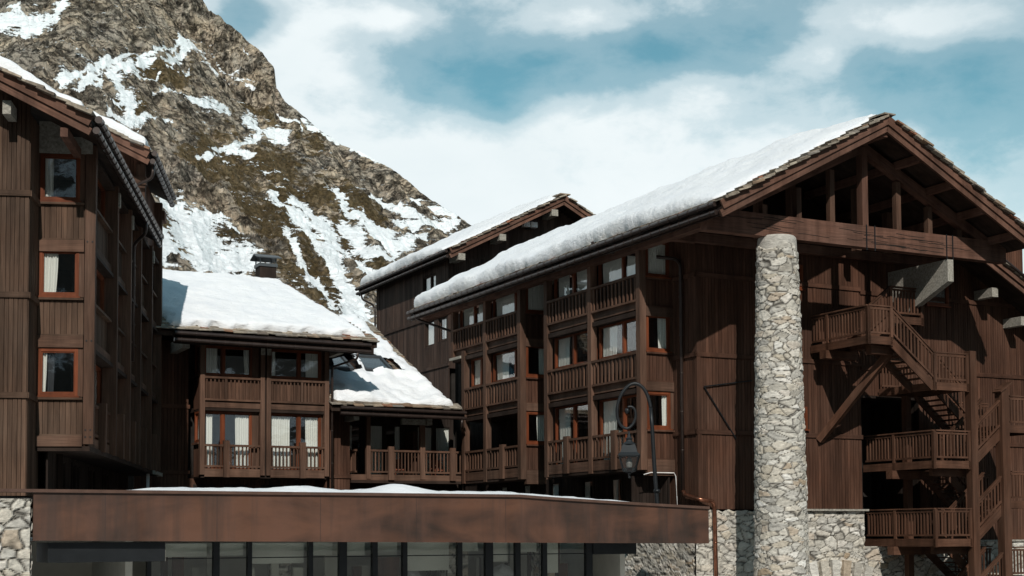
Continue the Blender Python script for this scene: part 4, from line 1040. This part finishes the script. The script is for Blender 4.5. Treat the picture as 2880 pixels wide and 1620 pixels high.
# big scroll that tightens towards its centre
arc=[(4.62,7.30),(4.54,7.56),(4.42,7.76),(4.28,7.88),(4.13,7.92),(3.97,7.87),(3.80,7.72),(3.66,7.50),(3.56,7.22),(3.53,6.95),(3.56,6.72),(3.65,6.53),(3.77,6.43),(3.88,6.41),(3.99,6.47),(4.08,6.58),(4.14,6.74),(4.155,6.90),(4.12,7.04),(4.05,7.12),(3.96,7.14),(3.88,7.11)]
m=MB(); m.tube([Vector(p) for p in pts],[.075,.072,.07,.066,.062],12); m.lathe([(.1,0),(.13,.05),(.1,.12)],(4.84,48,4.25),12); m.build('pole',STEEL,la,smooth=True)
ar=[(4.70,6.9),(4.66,7.1)]+arc+[(3.85,7.05)]; sm_=[]
for i in range(1,len(ar)-2):
    p0,p1,p2,p3=[Vector((a[0],48,a[1])) for a in ar[i-1:i+3]]
    for q_ in range(5):
        u_=q_/5; sm_.append(.5*((2*p1)+(p2-p0)*u_+(2*p0-5*p1+4*p2-p3)*u_*u_+(3*p1-p0-3*p2+p3)*u_**3))
m=MB(); m.tube(sm_,[.062-.02*i/len(sm_) for i in range(len(sm_))],10); m.lathe([(.02,-.1),(.07,-.05),(.08,.02),(.05,.09)],(3.87,48,7.0),12); m.build('scroll',STEEL,la,smooth=True)
# lantern
A=R(38)
def lan(prof,n=4,rot=A,mb=None):
    vs=[];fs=[]
    for r_,z in prof:
        for k in range(n):
            a=rot+2*math.pi*k/n; vs.append((3.925+r_*math.cos(a),48+r_*math.sin(a),z))
    for i in range(len(prof)-1):
        for k in range(n): fs.append((i*n+k,i*n+(k+1)%n,(i+1)*n+(k+1)%n,(i+1)*n+k))
    fs.append(tuple(range(n))[::-1]); fs.append(tuple((len(prof)-1)*n+k for k in range(n)))
    mb.add(vs,fs)
m=MB(); lan([(.50,5.48),(.51,5.53),(.40,5.60),(.29,5.86),(.27,5.88)],4,A,m); m.lathe([(.26,0),(.20,.03),(.12,.10),(.09,.16),(.13,.19),(.07,.24),(.045,.32),(.02,.45)],(3.925,48,5.87),14); m.build('lantern_roof',plain('matt black lantern roof',(.016,.019,.021),.62,0,.25),la)
m=MB()
for k in range(4):
    a=A+2*math.pi*k/4; c,s_=math.cos(a),math.sin(a)
    m.beam((3.925+.46*c,48+.46*s_,5.48),(3.925+.27*c,48+.27*s_,4.98),.035,.035)
    b=A+2*math.pi*(k+1)/4
    m.beam((3.925+.27*c,48+.27*s_,4.97),(3.925+.27*math.cos(b),48+.27*math.sin(b),4.97),.035,.03)
    m.beam((3.925+.27*c,48+.27*s_,4.97),(3.925,48,4.90),.02,.02)
m.lathe([(.01,-.18),(.05,-.14),(.03,-.08),(.06,-.03),(.02,.02)],(3.925,48,4.90),10); m.build('lantern_cage',STEEL,la)
m=MB(); lan([(.26,5.0),(.44,5.46)],4,A,m); m.f=m.f[:-2]; m.uv=m.uv[:-2]; m.build('lantern_glass',LAMPG,la)
m=MB(); m.lathe([(.02,.0),(.09,.03),(.11,.15),(.09,.3),(.04,.36)],(3.925,48,5.08),12); m.build('burner',plain('lamp burner',(.12,.12,.11),.4),la)
# white cable on the chalet corner
m=MB(); m.tube([(-1.4,1.38,5.02),(-1.1,1.36,5.10),(-.1,1.36,5.10),(-.03,1.36,4.98),(.0,1.36,4.6),(.0,1.3,3.7)],.018,6); tag(m.build('cable',WHITE,None,'R',(0,1.3,4),smooth=True),'thin white cable hanging from the base of the corner bay','cable')

# ================================================================== TERRAIN
f_,cy_=4037.,1284.; PIT,ROL=R(3.08),R(-.265)
def vnoise(p,seed=0):
    """gradient noise on an (n,3) array"""
    i=np.floor(p).astype(np.int64); fr=p-i; u=fr*fr*fr*(fr*(fr*6-15)+10)
    def g(ix,iy,iz,dx,dy,dz):
        h=(ix*374761393+iy*668265263+iz*2147483647+seed*1274126177)&0xffffffff
        h=((h^(h>>13))*1274126177)&0xffffffff; h=h^(h>>16)
        a=(h&1023)/1023*2*np.pi; b=((h>>10)&1023)/1023*2-1; r=np.sqrt(1-b*b)
        return r*np.cos(a)*dx+r*np.sin(a)*dy+b*dz
    x,y,z=i.T; dx,dy,dz=fr.T; o=0
    for cx_ in (0,1):
        for cy2 in (0,1):
            for cz in (0,1):
                w=(u[:,0] if cx_ else 1-u[:,0])*(u[:,1] if cy2 else 1-u[:,1])*(u[:,2] if cz else 1-u[:,2])
                o=o+w*g(x+cx_,y+cy2,z+cz,dx-cx_,dy-cy2,dz-cz)
    return o
def fbm(p,oct=5,gain=.5,lac=2.03,seed=0,ridged=False):
    a=1;o=0;t=0
    for k in range(oct):
        n=vnoise(p,seed+k)
        if ridged: n=(.5-np.abs(n))*1.6-.3
        o=o+a*n; t+=a; a*=gain; p=p*lac
    return o/t
CAMZ=2.9
# bearing (x/y) and elevation tangent of the skyline, from left to right
SKU=np.array([-.80,-.50,-.36,-.30,-.260,-.235,-.2140,-.2000,-.1835,-.1735,-.1672,-.1662,-.1590,-.1464,-.1338,-.1190,-.0992,-.0793,-.0594,-.0446,-.0314,-.012,.03,.10,.25])
SKE=np.array([.34,.44,.53,.50,.455,.415,.3720,.3620,.3475,.3385,.3300,.3145,.3060,.2950,.2845,.2750,.2662,.2539,.2378,.2280,.2190,.205,.18,.15,.12])
def build_mountain():
    u=np.concatenate([np.linspace(-.80,-.365,60)[:-1],np.linspace(-.365,-.015,620),np.linspace(-.015,.25,50)[1:]])
    t=np.concatenate([np.linspace(0,.93,430),np.linspace(.93,1.0,90)[1:],np.linspace(1.0,1.35,40)[1:]])
    U,T=np.meshgrid(u,t)
    E=np.interp(U,SKU,SKE); Es=np.mean([np.interp(U+k,SKU,SKE) for k in np.linspace(-.05,.05,21)],0)
    bl=np.clip((T-.92)/.07,0,1); bl=bl*bl*(3-2*bl); E=Es*(1-bl)+E*bl
    Yr=np.interp(U,[-.8,-.36,-.21,-.16,-.03,.25],[1500,1250,1120,1040,900,900]); Y0=330.
    Y=Y0+(Yr-Y0)*T
    # share of the ridge elevation reached along the slope: scree, rock bands, cliff at the top
    cl=np.interp(U,[-.36,-.20,-.165,-.12],[.80,.865,.93,1.0])
    tt=[0,.10,.30,.46,.50,.62,.70,.74,.955,1.0]
    S=np.interp(T,tt,[.0,.30,.475,.585,.64,.70,.745,.79,.875,1.0])
    S2=np.interp(T,[0,.1,.3,.6,1.0],[.0,.32,.52,.74,1.0])
    k=np.interp(U,[-.36,-.19,-.13],[1,1,.25]); S=S*k+S2*(1-k)
    H=E*S*Y+CAMZ
    X=U*Y
    p=np.stack([X.ravel(),Y.ravel(),H.ravel()],1)
    nu,nt_=len(u),len(t); Tf=T.ravel()
    cliff=np.clip((Tf-.93)/.03,0,1)*k.ravel()+np.clip((Tf-.44)/.03,0,1)*np.clip((.52-Tf)/.03,0,1)*.7*k.ravel()
    fallx=(p[:,0]+.35*p[:,1])
    # ---- where snow lies and where grass grows, surveyed as bearing/elevation traces
    fw=np.array([0,math.cos(PIT),math.sin(PIT)]); up=np.array([0,-math.sin(PIT),math.cos(PIT)]); rt=np.array([1,0,0])
    r2=rt*math.cos(ROL)+up*math.sin(ROL); u2=-rt*math.sin(ROL)+up*math.cos(ROL)
    q=p-np.array([0,0,CAMZ]); dz=q@fw
    sx=(1440+f_*(q@r2)/dz)*(2576/2880); sy=(cy_-f_*(q@u2)/dz)*(2576/2880)
    wob=fbm(np.stack([sx/60,sy/60,sx*0],1),4,seed=61); wob2=fbm(np.stack([sx/60,sy/60,sx*0+9],1),4,seed=62)
    ax,ay=sx+wob*26,sy+wob2*22
    def strokes(L):
        o=np.full(len(sx),-9.)
        for pts,wd in L:
            for (x0,y0),(x1,y1) in zip(pts[:-1],pts[1:]):
                dx,dy=x1-x0,y1-y0; h=np.clip(((ax-x0)*dx+(ay-y0)*dy)/(dx*dx+dy*dy),0,1)
                d=np.hypot(ax-x0-h*dx,ay-y0-h*dy); o=np.maximum(o,1-d/(wd*(1.05 if (y0+y1)<800 else 1.3)))
        return o
    SN=[([(105,205),(180,185),(260,152),(340,142),(420,128),(450,112),(470,112)],8),([(160,228),(215,195),(300,172),(330,178)],17),([(285,190),(315,235),(332,285)],15),([(350,165),(430,150),(470,128)],12),([(200,215),(250,205)],8),([(330,200),(400,195)],6),([(420,180),(470,175)],7),([(510,170),(560,200)],6),
        ([(455,108),(500,135),(545,160),(590,195),(650,245)],13),([(480,115),(540,118)],7),([(520,150),(580,180),(640,215)],9),([(395,238),(440,234)],9),([(460,236),(520,258),(575,282)],10),
        ([(270,255),(350,262)],7),([(280,285),(365,300)],9),([(300,312),(360,330)],8),([(380,300),(430,312)],6),([(618,310),(660,330),(712,345)],13),([(545,372),(610,352),(650,346)],10),([(570,378),(640,392)],8),([(505,402),(560,412)],10),
        ([(405,500),(440,520),(470,545)],15),([(470,545),(520,548),(560,575)],13),([(470,575),(500,600),(530,665)],42),([(560,570),(600,585),(640,612)],14),([(410,655),(480,640),(640,672)],26),([(400,600),(430,640)],18),
        ([(690,505),(760,560),(830,640),(880,740),(950,835)],17),([(740,500),(810,560),(880,640),(950,720)],15),([(800,560),(850,620)],14),([(835,480),(880,530),(960,580)],8),([(905,560),(990,610)],14),([(870,560),(930,640),(1000,670)],13),
        ([(760,312),(850,362)],9),([(700,300),(760,330)],5),([(880,375),(960,405)],6),([(1040,500),(1150,548)],9),([(1000,560),(1080,570),(1150,560)],12),([(985,610),(1060,600)],12),([(870,770),(930,860),(960,900)],20),([(720,600),(780,700),(850,790)],9),
        ([(0,62),(60,45),(100,32)],20),([(60,62),(120,40),(165,5)],16),([(20,20),(60,22)],8),([(600,120),(640,160)],4),([(530,190),(600,225)],6),([(930,480),(1000,530),(1060,560)],6),([(780,600),(840,690)],6)]
    GR=[([(560,530),(640,560),(720,600),(780,690),(830,760)],55),([(800,480),(860,500),(930,540)],26),([(540,380),(600,440),(700,420)],40),([(330,165),(400,185),(460,190)],22),([(300,250),(360,270)],18),([(420,590),(440,640)],18),
        ([(620,260),(700,300),(800,370)],26),([(900,640),(960,690)],18),([(440,420),(520,430)],35),([(840,560),(900,600)],16),([(470,480),(560,500)],25),([(700,500),(760,470)],25)]
    s=strokes(SN); g=strokes(GR)
    cover=np.clip(s*.34+.515,.36,.90)
    # outside the surveyed sector: snow in hollows and on gentle ground
    pat=fbm(np.stack([fallx/30,p[:,1]/90,p[:,2]/30],1),5,seed=71)
    outside=((sx<-120)|(sx>1350)|(sy<-60))
    cover=np.where(outside,np.clip(.42+pat*1.1-.3*cliff,0,1),cover)
    cover=np.clip(cover+pat*.28*(1-.8*cliff)-.10*cliff,0,1)
    grass=np.clip(g*.5+.5+fbm(p/40,4,seed=81)*.5+.08,0,1)*(1-cliff)
    # erosion: gullies down the fall line, crags, ledges
    fallx=(p[:,0]+.35*p[:,1])
    gul=fbm(np.stack([fallx/46,p[:,1]/240,p[:,2]/400],1),5,.52,seed=3,ridged=True)
    crag=fbm(p/np.array([34,34,22]),6,.55,seed=11,ridged=True)
    fine=fbm(p/np.array([9,9,6]),4,.55,seed=23)
    below=np.clip(Tf/.08,0,1)
    fade=np.where(Tf>.97,np.clip((1.0-Tf)/.03,0,1)*.86+.14,1)
    sharp=fbm(p/np.array([15,15,12]),5,.6,seed=91,ridged=True)
    calm=1-.72*np.clip((cover-.50)/.2,0,1)
    gul=gul-gul.mean(); crag=crag-crag.mean(); sharp=sharp-sharp.mean()
    dh=(gul*20+(crag*17*(1+.5*cliff)+fine*4.5+sharp*7*(1+.6*cliff))*calm)*below*fade
    led=np.sin((p[:,2]+8*fbm(p/60,3,seed=31))/5.2)*1.3
    z=p[:,2]+dh+led*below*fade
    over=np.clip((Tf-1)/.35,0,1); z=z-over**1.3*260
    push=cliff*(crag*16+fbm(np.stack([p[:,0]/14,p[:,1]/60,p[:,2]/55],1),5,.55,seed=41,ridged=True)*14)
    yy=p[:,1]-push*.9; xx=p[:,0]+fbm(p/25,3,seed=51)*5*cliff
    V=np.stack([xx,yy,z],1)
    faces=np.arange(nu*nt_).reshape(nt_,nu)
    F=np.stack([faces[:-1,:-1],faces[:-1,1:],faces[1:,1:],faces[1:,:-1]],-1).reshape(-1,4)
    me=bpy.data.meshes.new('mountain'); me.vertices.add(len(V)); me.vertices.foreach_set('co',V.astype(np.float32).ravel())
    me.loops.add(F.size); me.loops.foreach_set('vertex_index',F.ravel().astype(np.int32)); me.polygons.add(len(F)); me.polygons.foreach_set('loop_start',np.arange(0,F.size,4,dtype=np.int32))
    try: me.polygons.foreach_set('loop_total',np.full(len(F),4,np.int32))
    except Exception: pass
    me.update(calc_edges=True); me.validate()
    for n_,a_ in (('snowc',cover),('grassc',grass),('cliffc',cliff)):
        at=me.attributes.new(n_,'FLOAT','POINT'); at.data.foreach_set('value',a_.astype(np.float32))
    me.polygons.foreach_set('use_smooth',[True]*len(me.polygons))
    o=bpy.data.objects.new('mountain',me); C.objects.link(o); me.materials.append(m_mount())
    tag(o,'rocky mountainside with grass ledges and melting snow behind the chalets','mountain',kind='structure')
def m_mount():
    m,nt,bs=newmat('alpine slope')
    ob=N(nt,'ShaderNodeTexCoord').outputs['Object']; geo=N(nt,'ShaderNodeNewGeometry')
    sn=attr(nt,'snowc'); gr=attr(nt,'grassc'); cl=attr(nt,'cliffc')
    # rock
    n1=noise(nt,ob,.035,7,.62); n2=noise(nt,mapping(nt,ob,(.13,.13,.085)),1.,10,.72,.9); n3=noise(nt,mapping(nt,ob,(.26,.26,.20)),1.,9,.70,.6)
    n4=noise(nt,mapping(nt,ob,(.05,.05,.30),(0,0,0),(.25,.1,0)),1.,8,.66,.5)
    rock=ramp(nt,n2,[(.32,(.10,.073,.052)),(.40,(.36,.27,.195)),(.53,(.58,.45,.325)),(.66,(.76,.60,.45))])
    rock=mix(nt,ramp(nt,n1,[(.42,0),(.6,.65)]),rock,mix(nt,n2,(.23,.20,.17),(.56,.495,.43)))
    wv3=N(nt,'ShaderNodeTexNoise'); wv3.inputs['Scale'].default_value=.06; wv3.inputs['Detail'].default_value=6; nt.links.new(ob,wv3.inputs['Vector'])
    wadd=N(nt,'ShaderNodeVectorMath',operation='MULTIPLY_ADD'); nt.links.new(wv3.outputs['Color'],wadd.inputs[0]); wadd.inputs[1].default_value=(26,26,26); nt.links.new(ob,wadd.inputs[2])
    ce=None
    for sc_,lo in (((.040,.040,.017),.30),((.06,.06,.20),.35)):
        v_=N(nt,'ShaderNodeTexVoronoi',feature='DISTANCE_TO_EDGE'); v_.inputs['Scale'].default_value=1.; nt.links.new(mapping(nt,wadd.outputs[0],sc_),v_.inputs['Vector'])
        x_=ramp(nt,math_(nt,'ADD',v_.outputs[0],math_(nt,'MULTIPLY',math_(nt,'SUBTRACT',n3,.5),.5)),[(.0,lo),(.10,1)])
        ce=x_ if ce is None else math_(nt,'MULTIPLY',ce,x_)
    rock=mix(nt,1.0,rock,ce,'MULTIPLY')
    rock=mix(nt,1.0,rock,ramp(nt,n3,[(.34,.42),(.47,1.0),(.64,1.5)]),'MULTIPLY')
    # grass
    g3=noise(nt,ob,.35,6,.7); grass=ramp(nt,g3,[(.32,(.045,.030,.013)),(.48,(.14,.093,.040)),(.68,(.31,.21,.105))])
    gf=math_(nt,'ADD',gr,math_(nt,'ADD',math_(nt,'MULTIPLY',math_(nt,'SUBTRACT',noise(nt,ob,.12,7,.72),.5),1.5),math_(nt,'MULTIPLY',math_(nt,'SUBTRACT',n4,.5),1.1)))
    c=mix(nt,ramp(nt,gf,[(.50,0),(.68,.9)]),rock,grass)
    # snow lies on gentle faces first
    nz=N(nt,'ShaderNodeSeparateXYZ'); nt.links.new(geo.outputs['Normal'],nz.inputs[0])
    st=math_(nt,'MULTIPLY',math_(nt,'SUBTRACT',nz.outputs[2],.66),.35)
    b1=math_(nt,'SUBTRACT',noise(nt,mapping(nt,ob,(.035,.03,.30)),1.,10,.70,.5),.5); b2=math_(nt,'SUBTRACT',noise(nt,mapping(nt,ob,(.12,.10,.34)),1.,7,.62,.3),.5)
    sf=math_(nt,'ADD',math_(nt,'ADD',sn,math_(nt,'MULTIPLY',b1,1.0)),math_(nt,'ADD',math_(nt,'ADD',math_(nt,'MULTIPLY',b2,.75),math_(nt,'MULTIPLY',math_(nt,'SUBTRACT',noise(nt,mapping(nt,ob,(.42,.36,1.1)),1.,5,.62),.5),.42)),st))
    sfac=ramp(nt,sf,[(.56,0),(.59,1)])
    c=mix(nt,sfac,c,(.86,.86,.86))
    nt.links.new(c,bs.inputs['Base Color']); bs.inputs['Roughness'].default_value=.9; bs.inputs['Specular IOR Level'].default_value=.1
    hh=math_(nt,'ADD',math_(nt,'MULTIPLY',n2,2.2),math_(nt,'ADD',math_(nt,'MULTIPLY',n3,.9),math_(nt,'MULTIPLY',ce,.9)))
    hh=math_(nt,'MULTIPLY',hh,math_(nt,'MULTIPLY_ADD',sfac,-.85,1.))
    bump(nt,hh,1.0,3.2,bs)
    return m
build_mountain()

def m_far():
    m,nt,bs=newmat('opposite slope')
    ob=N(nt,'ShaderNodeTexCoord').outputs['Object']
    n=noise(nt,mapping(nt,ob,(.03,.03,.05)),1.,8,.7,.8)
    c=ramp(nt,n,[(.44,(.018,.021,.016)),(.50,(.05,.05,.042)),(.54,(.8,.82,.85))])
    nt.links.new(c,bs.inputs['Base Color']); bs.inputs['Roughness'].default_value=.9; return m
def opposite():
    nx,ny=90,40; vs=[];fs=[]
    for j in range(ny+1):
        for i in range(nx+1):
            a=R(-118)+R(236)*i/nx; t=j/ny; d=190+520*t
            h=2+t*(400-70*abs(a)/2)*(.93+.16*mnoise.noise(Vector((a*2.2,3,1))))+18*mnoise.noise(Vector((a*9,t*5,0)))*t  # slope made tall and wide to keep low sky light off the facades
            vs.append((math.sin(a)*d,-math.cos(a)*d,h))
    for j in range(ny):
        for i in range(nx): k=j*(nx+1)+i; fs.append((k,k+1,k+nx+2,k+nx+1))
    mb=MB(); mb.add(vs,fs); o=mb.build('hills',m_far(),smooth=True); tag(o,'wooded snowy slope across the valley, seen only in the window reflections, raised and widened to block sky light','hills',kind='structure')
opposite()
g=MB(); g.add([(-6000,-6000,0),(6000,-6000,0),(6000,6000,0),(-6000,6000,0)],[(0,1,2,3)])
def m_ground():
    m,nt,bs=newmat('valley ground')
    ob=N(nt,'ShaderNodeTexCoord').outputs['Object']
    n=noise(nt,ob,.05,8,.65)
    c=ramp(nt,n,[(.35,(.06,.055,.05)),(.65,(.10,.095,.09))])
    nt.links.new(c,bs.inputs['Base Color']); bs.inputs['Roughness'].default_value=.95; return m
tag(g.build('ground',m_ground()),'flat forecourt and valley floor','ground',kind='structure')

# ================================================================== LIGHT, SKY, CAMERA
SUN_AZ,SUN_EL=R(5.5),R(37)          # to the viewer's right of straight behind
sd=Vector((math.sin(SUN_AZ)*math.cos(SUN_EL),-math.cos(SUN_AZ)*math.cos(SUN_EL),math.sin(SUN_EL)))
sun=bpy.data.lights.new('sun','SUN'); sun.energy=3.6; sun.angle=R(.53); sun.color=(1,.965,.91)
so=bpy.data.objects.new('sun',sun); C.objects.link(so); so.rotation_euler=(-sd).to_track_quat('-Z','Y').to_euler(); so.location=(0,-20,60)
wd=bpy.data.worlds.new('World'); scn.world=wd; wd.use_nodes=True; nt=wd.node_tree; nt.nodes.clear()
out=N(nt,'ShaderNodeOutputWorld'); bg=N(nt,'ShaderNodeBackground'); bg.inputs['Strength'].default_value=.085
sky=N(nt,'ShaderNodeTexSky',sky_type='NISHITA',sun_disc=False); sky.sun_elevation=SUN_EL; sky.sun_rotation=math.pi-SUN_AZ
sky.altitude=1800; sky.air_density=1.0; sky.dust_density=1.0; sky.ozone_density=1.0
tint=mix(nt,1.0,sky.outputs[0],(1.00,1.52,1.16),'MULTIPLY')
vec=N(nt,'ShaderNodeTexCoord').outputs['Generated']
sp=N(nt,'ShaderNodeSeparateXYZ'); nt.links.new(vec,sp.inputs[0])
yc=math_(nt,'MAXIMUM',sp.outputs[1],.05)
az=math_(nt,'DIVIDE',sp.outputs[0],yc); el=math_(nt,'DIVIDE',sp.outputs[2],yc)
def gauss(x,y,rx,ry,amp):
    # x,y in the units of a 2576 px wide survey photograph -> bearing and elevation
    k=2880/2576/4037.; u=(x-1288)*k; e=(1343-y)*k
    a=math_(nt,'MULTIPLY',math_(nt,'SUBTRACT',az,u),1/(rx*k)); b=math_(nt,'MULTIPLY',math_(nt,'SUBTRACT',el,e),1/(ry*k))
    s=math_(nt,'ADD',math_(nt,'MULTIPLY',a,a),math_(nt,'MULTIPLY',b,b))
    return math_(nt,'MULTIPLY',math_(nt,'EXPONENT',math_(nt,'MULTIPLY',s,-1.)),amp)
dens=None
for gx in ((1110,165,210,120,-.42),(1400,165,240,115,-.36),(1740,100,240,80,-.34),(1980,50,170,100,-.32),(1270,270,70,55,-.42),(2480,300,230,190,-.55),(2250,200,180,90,-.35),(2450,560,200,140,-.25),(600,15,85,65,-.75),(700,15,60,40,-.25),
           (780,120,130,110,.25),(980,25,130,35,.36),(1490,25,150,40,.34),(2330,40,240,60,.60),(2080,120,90,50,.45),(1750,200,120,50,.3),(1100,420,500,150,.35),(1550,300,200,70,.25)):
    v=gauss(*gx); dens=v if dens is None else math_(nt,'ADD',dens,v)
wv=mapping(nt,vec,(1,1,1.9))
cn=noise(nt,wv,7.5,9,.58,.35); cn2=noise(nt,wv,22,8,.6,.2)
k_=2880/2576/4037.
def srange(v,a,b):
    m_=N(nt,'ShaderNodeMapRange',interpolation_type='SMOOTHSTEP'); m_.inputs['From Min'].default_value=a; m_.inputs['From Max'].default_value=b
    nt.links.new(v,m_.inputs['Value']); return m_.outputs['Result']
hi=srange(el,(1343-420)*k_,(1343-110)*k_); rightw=srange(az,(700-1288)*k_,(1150-1288)*k_)
low=srange(el,(1343-330)*k_,(1343-560)*k_)
dens=math_(nt,'ADD',dens,math_(nt,'MULTIPLY',math_(nt,'MULTIPLY',hi,rightw),-.34)); dens=math_(nt,'ADD',dens,math_(nt,'MULTIPLY',low,.25))
d=math_(nt,'ADD',math_(nt,'ADD',dens,.86),math_(nt,'ADD',math_(nt,'MULTIPLY',math_(nt,'SUBTRACT',cn,.5),1.15),math_(nt,'MULTIPLY',math_(nt,'SUBTRACT',cn2,.5),.75)))
front=ramp(nt,math_(nt,'ADD',math_(nt,'MULTIPLY',sp.outputs[1],.92),math_(nt,'MULTIPLY',sp.outputs[0],-.38)),[(.58,0),(.76,1)])
cov=math_(nt,'MULTIPLY',ramp(nt,math_(nt,'MULTIPLY_ADD',d,1/1.5,.2),[(.10,.0),(.40,.20),(.62,.60),(.86,1)],'EASE'),front)
shade=noise(nt,wv,5,6,.55,.3)
ccol=mix(nt,ramp(nt,shade,[(.35,0),(.65,1)]),(9.6,10.6,10.9),(10.6,11.4,11.6))
skyc=mix(nt,cov,tint,ccol)
nt.links.new(skyc,bg.inputs[0]); nt.links.new(bg.outputs[0],out.inputs[0])

cam=bpy.data.cameras.new('camera'); co=bpy.data.objects.new('camera',cam); C.objects.link(co); scn.camera=co
cam.sensor_fit='HORIZONTAL'; cam.sensor_width=36; cam.lens=4037/2880*36; cam.shift_y=(cy_-810)/2880; cam.clip_end=20000; cam.clip_start=.5
from mathutils import Matrix
fw=Vector((0,math.cos(PIT),math.sin(PIT))); up=Vector((0,-math.sin(PIT),math.cos(PIT))); rt=Vector((1,0,0))
r2=rt*math.cos(ROL)+up*math.sin(ROL); u2=-rt*math.sin(ROL)+up*math.cos(ROL)
co.matrix_world=Matrix(((r2.x,u2.x,-fw.x,0),(r2.y,u2.y,-fw.y,0),(r2.z,u2.z,-fw.z,CAMZ),(0,0,0,1)))
scn.view_settings.view_transform='Standard'; scn.view_settings.look='None'; scn.view_settings.exposure=0; scn.view_settings.gamma=1
scn.cycles.max_bounces=8; scn.cycles.transparent_max_bounces=12; scn.cycles.use_denoising=True
